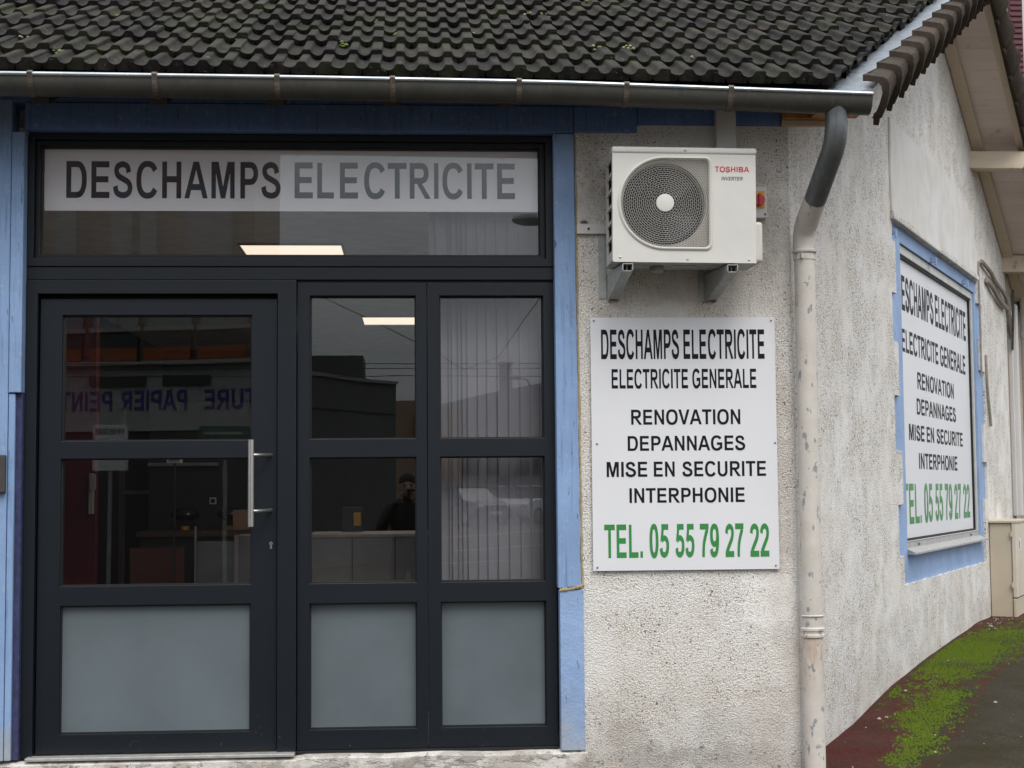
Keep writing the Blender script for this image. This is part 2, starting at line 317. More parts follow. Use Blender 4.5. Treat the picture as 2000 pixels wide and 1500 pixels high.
def ground_mat(name, pav):
    t = NT(name); w = t.coord(kind='World')
    grit = t.noise(210, 3, .6, w); mid = t.noise(6, 5, .6, w)
    c = t.mix(t.ramp(mid, [(.35, 0.0), (.7, 1.0)]), (.046, .035, .023), (.076, .058, .038))
    c = t.mix(t.ramp(t.noise(110, 4, .7, w), [(.54, 0.0), (.66, .6)]), c, (.13, .115, .095))
    c = t.mix(t.ramp(t.noise(150, 2, .5, w), [(.58, 0.0), (.64, .8)]), c, (.008, .007, .006))
    c = t.mix(t.ramp(t.noise(38, 4, .7, w), [(.60, 0.0), (.64, .55)]), c, (.15, .135, .11))
    if pav:
        red = t.mix(t.ramp(t.noise(170, 3, .6, w), [(.4, 0.0), (.6, 1.0)]), (.045, .010, .008), (.125, .030, .023))
        red = t.mix(t.ramp(t.noise(190, 3, .6, w), [(.60, 0.0), (.66, .6)]), red, (.20, .13, .11))
        c = t.mix(t.attr('red').outputs['Fac'], c, red)
        grn = t.mix(grit, (.035, .062, .006), (.085, .13, .012))
        c = t.mix(t.attr('moss').outputs['Fac'], c, grn)
        c = t.mix(t.attr('algae').outputs['Fac'], c, (.034, .034, .012))
    t.set(c, t.ramp(t.noise(3, 4, .6, w), [(.35, .65), (.65, .9)]), 0, .15)
    t.bump(t.math('ADD', grit, t.math('MULTIPLY', t.noise(90, 4, .7, w), 1.2)), .011); return t.m
MAT['ground'] = ground_mat('worn_grey_asphalt', False)
MAT['pavement'] = ground_mat('red_mossy_asphalt', True)
MAT['line'] = simple('worn_white_road_paint', (.6, .6, .58), .8, 0, .2, 9)
def moss_mat():
    t = NT('bright_green_moss'); w = t.coord(kind='World')
    c = t.mix(t.noise(130, 3, .6, w), (.050, .085, .006), (.115, .165, .015))
    c = t.mix(t.ramp(t.noise(5, 4, .6, w), [(.4, 0.0), (.7, .7)]), c, (.10, .12, .015))
    t.set(c, .95, 0, .15); return t.m
MAT['moss'] = moss_mat()
MAT['roof_moss'] = simple('yellow_green_roof_moss', (.10, .13, .025), .95, 0, .5, 60)
MAT['roof_lichen'] = simple('pale_roof_lichen', (.22, .22, .12), .95, 0, .4, 60)

# ------------------------------------------------------------------ mesh helpers
WL = {}
def wloc(o): return WL.get(o.name, Vector((0, 0, 0)))
class MB:
    def __init__(s, T=None): s.v = []; s.f = []; s.T = T
    def add(s, vs, fs):
        b = len(s.v)
        for v in vs: s.v.append(Vector(s.T(*v)) if s.T else Vector(v))
        for f in fs: s.f.append([b+i for i in f])
    def box(s, x0, x1, y0, y1, z0, z1):
        s.add([(x0, y0, z0), (x1, y0, z0), (x1, y1, z0), (x0, y1, z0), (x0, y0, z1), (x1, y0, z1), (x1, y1, z1), (x0, y1, z1)],
              [(0, 3, 2, 1), (4, 5, 6, 7), (0, 1, 5, 4), (1, 2, 6, 5), (2, 3, 7, 6), (3, 0, 4, 7)]); return s
    def prism(s, poly, y0, y1):
        """polygon in x,z extruded along y"""
        n = len(poly)
        s.add([(x, y0, z) for x, z in poly]+[(x, y1, z) for x, z in poly],
              [tuple(range(n)), tuple(range(2*n-1, n-1, -1))]+[(i, i+n, (i+1) % n+n, (i+1) % n) for i in range(n)]); return s
    def hexa(s, a, b):
        """two quads (lists of 4 points) joined"""
        s.add(list(a)+list(b), [(0, 1, 2, 3), (7, 6, 5, 4), (0, 4, 5, 1), (1, 5, 6, 2), (2, 6, 7, 3), (3, 7, 4, 0)]); return s
    def tube(s, path, r, n=12, cap=True):
        P = [Vector(p) for p in path]; rs = r if isinstance(r, (list, tuple)) else [r]*len(P)
        tg = [(P[min(i+1, len(P)-1)]-P[max(i-1, 0)]).normalized() for i in range(len(P))]
        a = Vector((0, 0, 1)) if abs(tg[0].z) < .9 else Vector((1, 0, 0))
        u = tg[0].cross(a).normalized(); vs = []
        for i, p in enumerate(P):
            u = (u-tg[i]*u.dot(tg[i])).normalized(); w = tg[i].cross(u)
            for k in range(n):
                an = 2*math.pi*k/n; vs.append(tuple(p+(u*math.cos(an)+w*math.sin(an))*rs[i]))
        fs = [(i*n+k, i*n+(k+1) % n, (i+1)*n+(k+1) % n, (i+1)*n+k) for i in range(len(P)-1) for k in range(n)]
        if cap: fs += [tuple(range(n-1, -1, -1)), tuple((len(P)-1)*n+k for k in range(n))]
        s.add(vs, fs); return s
    def ball(s, c, r, n=8, sq=(1, 1, 1)):
        vs = []; fs = []
        for i in range(n+1):
            th = math.pi*i/n
            for k in range(n*2):
                ph = math.pi*k/n; vs.append((c[0]+r*sq[0]*math.sin(th)*math.cos(ph), c[1]+r*sq[1]*math.sin(th)*math.sin(ph), c[2]+r*sq[2]*math.cos(th)))
        m = n*2
        for i in range(n):
            for k in range(m): fs.append((i*m+k, (i+1)*m+k, (i+1)*m+(k+1) % m, i*m+(k+1) % m))
        s.add(vs, fs); return s
    def build(s, name, mat, parent=None, smooth=False, bevel=0, seg=2, label=None, angle=35):
        me = bpy.data.meshes.new(name)
        lo = Vector((min(v.x for v in s.v), min(v.y for v in s.v), min(v.z for v in s.v))); hi = Vector((max(v.x for v in s.v), max(v.y for v in s.v), max(v.z for v in s.v)))
        c = Vector(((lo.x+hi.x)/2, (lo.y+hi.y)/2, lo.z))
        me.from_pydata([tuple(v-c) for v in s.v], [], s.f)
        bm = bmesh.new(); bm.from_mesh(me); bmesh.ops.remove_doubles(bm, verts=bm.verts, dist=1e-5); bmesh.ops.recalc_face_normals(bm, faces=bm.faces); bm.to_mesh(me); bm.free()
        me.materials.append(mat)
        o = bpy.data.objects.new(name, me); COL.objects.link(o); WL[o.name] = c
        if parent is not None: o.parent = parent; o.location = c-wloc(parent)
        else: o.location = c
        if smooth:
            for p in me.polygons: p.use_smooth = True
            me.set_sharp_from_angle(angle=rad(angle))
        if bevel:
            b = o.modifiers.new('bevel', 'BEVEL'); b.width = bevel; b.segments = seg; b.limit_method = 'ANGLE'; b.angle_limit = rad(40)
        if label: o['label'] = label
        return o
def empty(name, loc, label=None, cat=None, group=None):
    o = bpy.data.objects.new(name, None); COL.objects.link(o); o.location = loc; o.empty_display_size = .1; WL[o.name] = Vector(loc); tag(o, label, cat, group); return o
def tag(o, label=None, cat=None, group=None, kind=None):
    if label: o['label'] = label
    if cat: o['category'] = cat
    if group: o['group'] = group
    if kind: o['kind'] = kind
    return o

def plate(outer, holes, y0, y1, T=None, step=None, jit=0, topfun=None):
    """slab in the x-z plane between depths y0 (front) and y1 with rectangular holes"""
    x0, x1, z0, z1 = outer
    xs = {x0, x1}; zs = {z0, z1}
    for h in holes:
        xs |= {min(max(h[0], x0), x1), min(max(h[1], x0), x1)}; zs |= {min(max(h[2], z0), z1), min(max(h[3], z0), z1)}
    def fill(S, st):
        S = sorted(S); out = [S[0]]
        for b in S[1:]:
            a = out[-1]
            if b-a < 1e-6: continue
            k = max(1, int(round((b-a)/st))) if st else 1
            out += [a+(b-a)*i/k for i in range(1, k+1)]
        return out
    xs = fill(xs, step); zs = fill(zs, step)
    inside = lambda x, z: not any(h[0]-1e-6 < x < h[1]+1e-6 and h[2]-1e-6 < z < h[3]+1e-6 for h in holes)
    nx, nz = len(xs)-1, len(zs)-1
    cell = [[inside((xs[i]+xs[i+1])/2, (zs[j]+zs[j+1])/2) for j in range(nz)] for i in range(nx)]
    mb = MB(T); vid = {}; vs = []; fs = []
    def V(i, j, s):
        k = (i, j, s)
        if k not in vid:
            r = random.Random(i*7919+j*104729); jx = jz = 0
            bord = i in (0, nx) or j in (0, nz)
            if jit and not bord: jx = r.uniform(-jit, jit); jz = r.uniform(-jit, jit)
            z = zs[j]+jz
            if topfun and z > 2.9: z = 2.9+(z-2.9)/(z1-2.9)*(topfun(xs[i])-2.9)
            vid[k] = len(vs); vs.append((xs[i]+jx, y0 if s == 0 else y1, z))
        return vid[k]
    for i in range(nx):
        for j in range(nz):
            if not cell[i][j]: continue
            fs.append((V(i, j, 0), V(i+1, j, 0), V(i+1, j+1, 0), V(i, j+1, 0)))
            fs.append((V(i, j+1, 1), V(i+1, j+1, 1), V(i+1, j, 1), V(i, j, 1)))
            for di, dj, a, b in ((-1, 0, (i, j+1), (i, j)), (1, 0, (i+1, j), (i+1, j+1)), (0, -1, (i, j), (i+1, j)), (0, 1, (i+1, j+1), (i, j+1))):
                ii, jj = i+di, j+dj
                if not (0 <= ii < nx and 0 <= jj < nz and cell[ii][jj]):
                    fs.append((V(*a, 0), V(*a, 1), V(*b, 1), V(*b, 0)))
    mb.add(vs, fs); return mb

def plate_obj(name, outer, holes, y0, y1, mat, parent, bevel=.002, T=None, label=None):
    mb = plate(outer, holes, y0, y1, T); o = mb.build(name, mat, parent)
    bm = bmesh.new(); bm.from_mesh(o.data); bmesh.ops.dissolve_limit(bm, angle_limit=rad(1), verts=bm.verts, edges=bm.edges); bm.to_mesh(o.data); bm.free()
    if bevel:
        b = o.modifiers.new('bevel', 'BEVEL'); b.width = bevel; b.segments = 2; b.limit_method = 'ANGLE'; b.angle_limit = rad(40)
    if label: o['label'] = label
    return o

# ------------------------------------------------------------------ lettering (hand-drawn grotesque capitals, cap height 716)
SV, SH = 146, 118
def ring(cx, cy, rx, ry, a0=0, a1=360, n=28, p=2.35):
    out = []; inn = []
    for k in range(n+1):
        a = rad(a0+(a1-a0)*k/n); c, s = math.cos(a), math.sin(a)
        f = lambda X, Y: (cx+X*math.copysign(abs(c)**(2/p), c), cy+Y*math.copysign(abs(s)**(2/p), s))
        out.append(f(rx, ry)); inn.append(f(rx-SV, ry-SH))
    return [[out[k], out[k+1], inn[k+1], inn[k]] for k in range(n)]
def bowl(x0, x1, y0, y1):
    """right-hand bowl, from a stem ending at x0"""
    ry = (y1-y0)/2; cy = (y0+y1)/2; rx = min((x1-x0)*.62, ry*1.15); cx = x1-rx; out = [(x0, y0)]; inn = [(x0, y0+SH)]
    n = 14
    for k in range(n+1):
        a = rad(-90+180*k/n); c, s = math.cos(a), math.sin(a); p = 2/2.2
        out.append((cx+rx*abs(c)**p, cy+ry*math.copysign(abs(s)**p, s))); inn.append((cx+(rx-SV)*abs(c)**p, cy+(ry-SH)*math.copysign(abs(s)**p, s)))
    out.append((x0, y1)); inn.append((x0, y1-SH))
    return [[out[k], out[k+1], inn[k+1], inn[k]] for k in range(len(out)-1)]
def stroke(pts, sv=SV, sh=SH):
    P = [Vector((*p, 0)) for p in pts]; Q = []
    for i in range(len(P)-1):
        a, b, c, d = P[max(i-1, 0)], P[i], P[i+1], P[min(i+2, len(P)-1)]
        for k in range(4):
            t = k/4; Q.append(.5*((2*b)+(c-a)*t+(2*a-5*b+4*c-d)*t*t+(3*b-a-3*c+d)*t**3))
    Q.append(P[-1]); E = []
    for i, q in enumerate(Q):
        d = (Q[min(i+1, len(Q)-1)]-Q[max(i-1, 0)]).normalized(); n = Vector((-d.y, d.x, 0))
        w = math.hypot(n.x*sv, n.y*sh)/2; E.append(((q+n*w)[:2], (q-n*w)[:2]))
    return [[E[i][0], E[i+1][0], E[i+1][1], E[i][1]] for i in range(len(E)-1)]
def rc(x0, x1, y0, y1): return [[(x0, y0), (x1, y0), (x1, y1), (x0, y1)]]
S5 = [(512, 498), (470, 610), (330, 660), (170, 615), (133, 520), (195, 430), (340, 372), (500, 305), (560, 205), (500, 95), (335, 55), (150, 105), (98, 232)]
GL = {
 'A': (722, [[(0, 0), (275, 716), (361, 716), (361, 560), (150, 0)], [(361, 560), (361, 716), (447, 716), (722, 0), (568, 0)], [(205, 160), (517, 160), (475, 280), (247, 280)]]),
 'B': (722, rc(73, 73+SV, 0, 716)+bowl(73+SV, 640, 330, 716)+bowl(73+SV, 678, 0, 418)),
 'C': (722, ring(375, 358, 335, 370, 32, 328, 30)),
 'D': (722, rc(73, 73+SV, 0, 716)+bowl(73+SV, 680, 0, 716)),
 'E': (667, rc(73, 73+SV, 0, 716)+rc(73+SV, 605, 0, 121)+rc(73+SV, 572, 305, 425)+rc(73+SV, 598, 595, 716)),
 'F': (611, rc(73, 73+SV, 0, 716)+rc(73+SV, 545, 295, 415)+rc(73+SV, 570, 595, 716)),
 'G': (778, ring(385, 358, 340, 370, 36, 318, 28)+rc(400, 715, 268, 388)+rc(575, 715, 85, 268)),
 'H': (722, rc(73, 73+SV, 0, 716)+rc(503, 649, 0, 716)+rc(73+SV, 503, 310, 432)),
 'I': (278, rc(66, 66+SV, 0, 716)),
 'L': (611, rc(73, 73+SV, 0, 710)+rc(73+SV, 580, 0, 121)),
 'M': (833, rc(70, 205, 0, 716)+rc(628, 763, 0, 716)+[[(205, 716), (205, 500), (350, 0), (416, 0), (416, 228), (285, 716)], [(628, 716), (548, 716), (416, 228), (416, 0), (483, 0), (628, 500)]]),
 'N': (722, rc(73, 207, 0, 716)+rc(513, 647, 0, 716)+[[(207, 716), (207, 480), (513, 0), (513, 238)]]),
 'O': (778, ring(389, 358, 345, 370, 0, 360, 40)),
 'P': (667, rc(73, 73+SV, 0, 716)+bowl(73+SV, 630, 265, 716)),
 'R': (722, rc(73, 73+SV, 0, 716)+bowl(73+SV, 655, 298, 716)+[[(300, 298), (440, 310), (720, 0), (545, 0)]]),
 'S': (667, stroke(S5)),
 'T': (611, rc(22, 590, 595, 716)+rc(232, 380, 0, 595)),
 'U': (722, rc(70, 70+SV, 270, 716)+rc(506, 652, 270, 716)+ring(361, 270, 291, 282, 180, 360, 20)),
 'V': (667, [[(0, 716), (155, 716), (333, 190), (333, 0), (258, 0)], [(333, 0), (333, 190), (512, 716), (667, 716), (410, 0)]]),
 'Z': (611, rc(60, 580, 595, 716)+rc(20, 590, 0, 121)+[[(20, 121), (205, 121), (580, 595), (395, 595)]]),
 '0': (556, ring(275, 358, 238, 370, 0, 360, 36)),
 '2': (556, stroke([(100, 498), (135, 600), (275, 655), (410, 605), (442, 505), (400, 395), (250, 245), (110, 100)])+rc(36, 515, 0, 124)),
 '5': (556, rc(120, 490, 592, 716)+[[(120, 592), (245, 592), (215, 420), (55, 330)]]+stroke([(120, 365), (270, 420), (420, 360), (450, 235), (400, 105), (265, 55), (130, 100), (95, 200)])),
 '7': (556, rc(42, 515, 590, 716)+stroke([(445, 600), (330, 440), (245, 260), (215, 0)], 140, 140)),
 '9': (556, ring(270, 468, 238, 250, 0, 360, 30)+stroke([(440, 480), (440, 300), (375, 110), (250, 55), (130, 90), (95, 175)])),
 '.': (278, rc(70, 210, 0, 137)), '-': (333, rc(40, 290, 190, 320)),
}
def text(mb, s, x0, x1, z0, z1, y, flip=1, shear=0, gaps=None):
    """letters fitted to the box; pieces of a letter sit a hair in front of each other"""
    adv = 0; items = []
    for i, ch in enumerate(s):
        if ch == ' ': adv += 278; continue
        w, pc = GL[ch]; items.append((adv, pc)); adv += w+(gaps.get(i, 0) if gaps else 0)
    allx = [a+p[0] for a, pc in items for poly in pc for p in poly]; lo, hi = min(allx), max(allx)
    k = (x1-x0)/(hi-lo); kz = (z1-z0)/716
    for a, pc in items:
        for i, poly in enumerate(pc):
            pts = []
            for p in poly:
                z = z0+p[1]*kz; pts.append((x0+(a+p[0]-lo)*k+shear*(z-z0), y-flip*.00004*i, z))
            mb.add(pts, [tuple(range(len(pts)))])
    return mb
def glyphs(mb, s, ext, z0, z1, y):
    for ch, (a, b) in zip(s, ext): text(mb, ch, a, b, z0, z1, y)

# ------------------------------------------------------------------ the lie of the land
ANG = rad(29.38741); SDV = Vector((math.sin(ANG), math.cos(ANG), 0)); SNV = Vector((math.cos(ANG), -math.sin(ANG), 0)); KX = 1.8027
def SW(s, off, z):                  # side-wall frame: s along the wall from the corner, off outwards
    return (KX+SDV.x*s+SNV.x*off, SDV.y*s+SNV.y*off, z)
TS = lambda x, y, z: SW(x, -y, z)    # plate() coordinates on the side wall: x = s, depth y goes inwards
def lerp(t, pts):
    if t <= pts[0][0]: return pts[0][1]
    for (a, va), (b, vb) in zip(pts, pts[1:]):
        if t <= b: return va+(vb-va)*(t-a)/(b-a)
    return pts[-1][1]
def gz(x, y):
    z = lerp(y, [(-.25, -.115), (.30, -.075), (.37, -.054), (.91, -.022), (1.72, .065), (2.83, .126), (4.41, .182), (5.02, .176), (9, .25), (14, .3)])
    if y < -.25: z = lerp(-y, [(.25, -.115), (1, -.14), (7, -.29), (12, -.3), (60, -.3)])
    return z
PITCH = rad(27); TP = math.tan(PITCH); RY0, RZ0 = -.42, 3.080; TILT = -.0105
def roofz(x, y): return RZ0+(y-RY0)*TP+TILT*max(x, -2)*(1 if y < 9 else 1)
YR = 3.203; ZR = 3.085+(YR+.42)*TP       # ridge

# ground sheet
def ground():
    xs = [-300, -120, -60, -30, -15, -8, -4, 0, 4, 8, 15, 30, 60, 120, 300]; ys = [-300, -150, -90, -60, -45, -30, -20, -12, -7, -4, -2.4, 0, 5, 9, 14, 30, 60, 120, 300]
    def h(x, y):
        if y < -2.3: return lerp(-y, [(2.4, -.33), (7, -.33), (14, -.33), (50, -.06), (100, -.06), (300, -.1)])
        return gz(x, y)-.20
    mb = MB(); n = len(ys)
    mb.add([(x, y, h(x, y)) for x in xs for y in ys], [(i*n+j, (i+1)*n+j, (i+1)*n+j+1, i*n+j+1) for i in range(len(xs)-1) for j in range(n-1)])
    tag(mb.build('ground', MAT['ground'], smooth=True), kind='structure')
ground()
from mathutils import noise as mn
def mossmask(s, off):
    n = mn.fractal(Vector((s*1.9, off*3.2, 0)), 1.0, 2.0, 4); n2 = mn.fractal(Vector((s*7, off*10, 5)), 1.0, 2.0, 4); n3 = mn.fractal(Vector((s*30, off*30, 9)), 1.0, 2.0, 3)
    def blob(cs, co, rs, ro, t=0): 
        a, b = s-cs, off-co-(s-cs)*t
        return 1-math.hypot(a/rs, b/ro)
    m = max(blob(3.5, .25, 2.0, .33, .03), blob(1.5, .33, .85, .20, -.04), blob(.72, .40, .50, .15, -.06), blob(6.0, .55, 1.1, .30, 0))
    m = m+n*.34+n2*.30+n3*.34
    return max(0, min(1, (m-.02)*1.5))
def pavement():
    # fine grid beside the wall
    def grid(ss, oo, T):
        n = len(oo); vs = []; at = []
        for s in ss:
            for o_ in oo:
                x, y, _ = SW(s, o_, 0) if T else (s, o_, 0)
                vs.append((x, y, gz(x, y)+mn.fractal(Vector((x*1.3, y*1.3, 0)), 1, 2, 3)*.006)); at.append((s, o_))
        return vs, [(i*n+j, i*n+j+1, (i+1)*n+j+1, (i+1)*n+j) for i in range(len(ss)-1) for j in range(n-1)], at
    ss = [-.6+i*.035 for i in range(230)]; oo = [-.05+i*.03 for i in range(75)]
    vs, fs, at = grid(ss, oo, True)
    me = bpy.data.meshes.new('pavement'); me.from_pydata(vs, [], fs); me.materials.append(MAT['pavement'])
    ar = me.attributes.new('red', 'FLOAT', 'POINT'); am = me.attributes.new('moss', 'FLOAT', 'POINT'); al = me.attributes.new('algae', 'FLOAT', 'POINT')
    for k, (s, o_) in enumerate(at):
        n = mn.fractal(Vector((s*2.2, o_*4, 3)), 1, 2, 4); n2 = mn.fractal(Vector((s*9, o_*12, 7)), 1, 2, 4)
        edge = 1-(o_-.30)/.16 if s < 2.3 else 1-(o_-.26)/.2
        strip = 1-abs(o_-.50-.02*math.sin(s*2))/.055
        strip2 = (1-abs(o_-.16)/.14) if s > 4.9 else 0
        ar.data[k].value = max(0, min(1, max(edge, strip, strip2)+n*.55+n2*.3))
        am.data[k].value = mossmask(s, o_)*.9
        mm = mossmask(s, o_-.06); al.data[k].value = max(min(1, mm*1.3)*.8, max(0, min(1, (.5+n*.9+n2*.4 if o_ > .5 else .10+n*.6)))*.75*(1 if o_ < 1.5 else .4))
    o = bpy.data.objects.new('pavement', me); COL.objects.link(o); tag(o, kind='structure')
    for p in me.polygons: p.use_smooth = True
    # pavement in front of the shop with its kerb
    mb = MB(); xs = [-9+i*.5 for i in range(24)]; ys = [-2.3, -1.8, -1.3, -.8, -.3, -.05, .05]
    n = len(ys); mb.add([(x, y, gz(x, y)-.012) for x in xs for y in ys], [(i*n+j, (i+1)*n+j, (i+1)*n+j+1, i*n+j+1) for i in range(len(xs)-1) for j in range(n-1)])
    for i in range(len(xs)-1):
        a, b = xs[i], xs[i+1]; mb.add([(a, -2.3, gz(a, -2.3)-.012), (b, -2.3, gz(b, -2.3)-.012), (b, -2.32, -.5), (a, -2.32, -.5)], [(0, 3, 2, 1)])
    tag(mb.build('front_pavement', MAT['ground'], smooth=True), kind='structure')
pavement()
def moss_tufts():
    r = random.Random(3); vs = []; fs = []; k = 0
    while k < 26000:
        s = r.uniform(-.1, 7.2); o_ = r.uniform(.03, 1.0)
        if r.random() > mossmask(s, o_)**1.3*(1.0 if s < 4.5 else .7): 
            k += .15; continue
        x, y, _ = SW(s, o_, 0); z = gz(x, y)-.001; w = r.uniform(.004, .010); h = r.uniform(.003, .011); a = r.uniform(0, 6.28); b = len(vs)
        for q in range(4): vs.append((x+w*math.cos(a+q*1.57), y+w*math.sin(a+q*1.57), z))
        vs.append((x+r.uniform(-.003, .003), y+r.uniform(-.003, .003), z+h)); fs += [(b, b+1, b+4), (b+1, b+2, b+4), (b+2, b+3, b+4), (b+3, b, b+4)]; k += 1
    me = bpy.data.meshes.new('ground_moss'); me.from_pydata(vs, [], fs); me.materials.append(MAT['moss'])
    o = bpy.data.objects.new('ground_moss', me); COL.objects.link(o)
    tag(o, 'bright green moss spread over the red asphalt beside the wall', 'moss', kind='stuff')
moss_tufts()
def chips():
    r = random.Random(5); mb = MB()
    def chip(s, o_, q):
        x, y, _ = SW(s, o_, 0); z = gz(x, y); a = r.uniform(0, 6.28); c, d = math.cos(a)*q, math.sin(a)*q; h = q*.5
        mb.add([(x-c, y-d, z-.002), (x+d, y-c, z-.002), (x+c*1.1, y+d, z-.002), (x-d, y+c*.8, z-.002), (x-c*.5, y-d*.5, z+h), (x+d*.5, y-c*.5, z+h), (x+c*.5, y+d*.5, z+h*.8), (x-d*.5, y+c*.5, z+h)],
               [(0, 1, 5, 4), (1, 2, 6, 5), (2, 3, 7, 6), (3, 0, 4, 7), (4, 5, 6, 7)])
    for _ in range(120): chip(r.uniform(0, 6), r.uniform(.03, 1.1), r.choice([.003, .004, .005, .007]))
    for _ in range(60): chip(r.uniform(5.0, 5.9), r.uniform(.01, .20), r.uniform(.004, .010))
    for s, o_, q in [(1.83, .61, .016), (1.2, .10, .014), (1.25, .13, .012), (1.9, .10, .012), (4.9, .13, .02), (.62, .5, .013), (3.0, .15, .013), (3.1, .17, .012)]: chip(s, o_, q)
    tag(mb.build('stone_chips', MAT['chips']), 'pale stone chips and grit scattered over the mossy asphalt', 'gravel', kind='stuff')
chips()

# ------------------------------------------------------------------ the shop building
shop = empty('shop_building', (0, 2, -.1), 'low white rendered shop with blue timber posts, dark glazed front and tiled roof', 'building')
# facade wall pieces
front = plate((.770, KX, -.35, 2.96), [], 0, .25, None, .12).build('front_wall', MAT['render'], shop)
plate((-4.5, -2.06, -.35, 3.1), [], 0, .25).build('left_wall', MAT['render'], shop)
mb = MB(); mb.box(-2.10, KX, .14, .34, 2.96, 3.17); mb.build('wall_above_front', MAT['render'], shop)
# plinth under the shopfront, with an uneven top
def plinth():
    mb = MB(); n = 60; x0, x1 = -2.1, .80
    for i in range(n):
        a, b = x0+(x1-x0)*i/n, x0+(x1-x0)*(i+1)/n
        def zt(x): return .016+.006*mn.noise(Vector((x*4, 0, 0)))+(-.008 if x < -.55 else 0)
        def yf(x): return -.014+.006*mn.noise(Vector((x*6, 3, 0)))
        mb.add([(a, yf(a), -.35), (b, yf(b), -.35), (b, yf(b), zt(b)-.012), (a, yf(a), zt(a)-.012), (b, .012, zt(b)), (a, .012, zt(a)), (b, .25, zt(b)), (a, .25, zt(a))], [(0, 1, 2, 3), (3, 2, 4, 5), (5, 4, 6, 7)])
    mb.build('plinth', MAT['plinth'], shop, smooth=True, angle=60)
plinth()
# blue posts and beams
MB().box(-2.06, -1.86, -.016, .12, .02, 3.06).build('post', MAT['blue_wood'], shop, bevel=.004)
MB().box(-1.857, -1.800, -.022, .12, 1.69, 2.905).build('post_cover_strip', MAT['blue_wood'], shop, bevel=.004)
MB().box(-1.857, -1.828, -.014, .12, .02, 1.685).build('post_cover_strip', MAT['blue_wood'], shop, bevel=.004)
MB().box(-1.826, -1.799, .004, .12, .02, 1.688).build('post_edge', MAT['blue_dark'], shop, bevel=.002)
MB().prism([(.669, .765), (.775, .775), (.773, 1.2), (.769, 1.9), (.765, 2.914), (.667, 2.914)], -.012, .14).build('post', MAT['blue_wood'], shop, bevel=.004)
plate((.676, .787, .018, .757), [], -.010, .14, None, .05, .0015).build('painted_masonry_post', MAT['blue_wall'], shop, bevel=.004)
mb = MB(); pts = []
r_ = random.Random(2)
for i in range(40):
    z = .775+(2.90-.775)*i/39; pts.append((.783-.012*i/39+r_.uniform(-.002, .002), -.001, z))
mb.tube(pts, [r_.uniform(.003, .0065) for _ in pts], 8)
pts = [(.675+.115*i/14, -.010, .758+.022*(i/14)**2+r_.uniform(-.002, .002)) for i in range(15)]
mb.tube(pts, [r_.uniform(.006, .011) for _ in pts], 8)
mb.build('foam_seam', MAT['foam'], shop, smooth=True)
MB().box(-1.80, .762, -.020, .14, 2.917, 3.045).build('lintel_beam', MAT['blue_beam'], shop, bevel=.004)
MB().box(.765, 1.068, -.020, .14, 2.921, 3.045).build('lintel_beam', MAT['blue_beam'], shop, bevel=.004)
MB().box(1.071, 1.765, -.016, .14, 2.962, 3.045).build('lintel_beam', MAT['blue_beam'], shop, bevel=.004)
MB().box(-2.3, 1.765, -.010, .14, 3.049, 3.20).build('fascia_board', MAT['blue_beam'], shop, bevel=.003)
MB().box(1.768, 2.05, -.055, -.010, 2.985, 3.10).build('eaves_board', MAT['old_wood'], shop, bevel=.003)
MB().box(1.768, 2.09, -.030, -.002, 2.955, 2.983).build('eaves_batten', MAT['beam'], shop, bevel=.002)
MB().box(1.90, 2.12, -.30, -.06, 2.985, 3.03).build('eaves_board', MAT['old_wood'], shop, bevel=.003)
for k in range(7):
    x = -1.70+.523*k
    a = [(x, -.36), (x+.075, -.36)]
    zb = lambda y: roofz(0, y)-.165
    MB().hexa([(x, -.30, zb(-.30)-.01), (x+.075, -.30, zb(-.30)-.01), (x+.075, -.0, zb(0)-.04), (x, -.0, zb(0)-.04)], [(x, -.36, roofz(x, -.36)-.045), (x+.075, -.36, roofz(x, -.36)-.045), (x+.075, -.0, roofz(x, 0)-.045), (x, -.0, roofz(x, 0)-.045)]).build('rafter_tail', MAT['in_dark'], shop)

# ---- shopfront frames
F = MAT['frame']
tr = empty('transom_window', (-.56, .07, 2.28)); tr.parent = shop; tr.location = Vector((-.56, .07, 2.28))-wloc(shop)
plate_obj('frame', (-1.797, .668, 2.284, 2.914), [(-1.768, .632, 2.322, 2.885)], .040, .115, F, tr)
plate_obj('inner_frame', (-1.7675, .6315, 2.3225, 2.8845), [(-1.749, .607, 2.343, 2.862)], .072, .135, F, tr)
plate_obj('glazing_bead', (-1.749, .607, 2.343, 2.862), [(-1.744, .602, 2.348, 2.857)], .094, .130, MAT['gasket'], tr, 0)
MB().box(-1.748, .606, .105, .111, 2.344, 2.861).build('pane', MAT['glass'], tr)
plate_obj('mullion_band', (-1.797, .668, 2.2215, 2.281), [], .046, .14, F, shop)
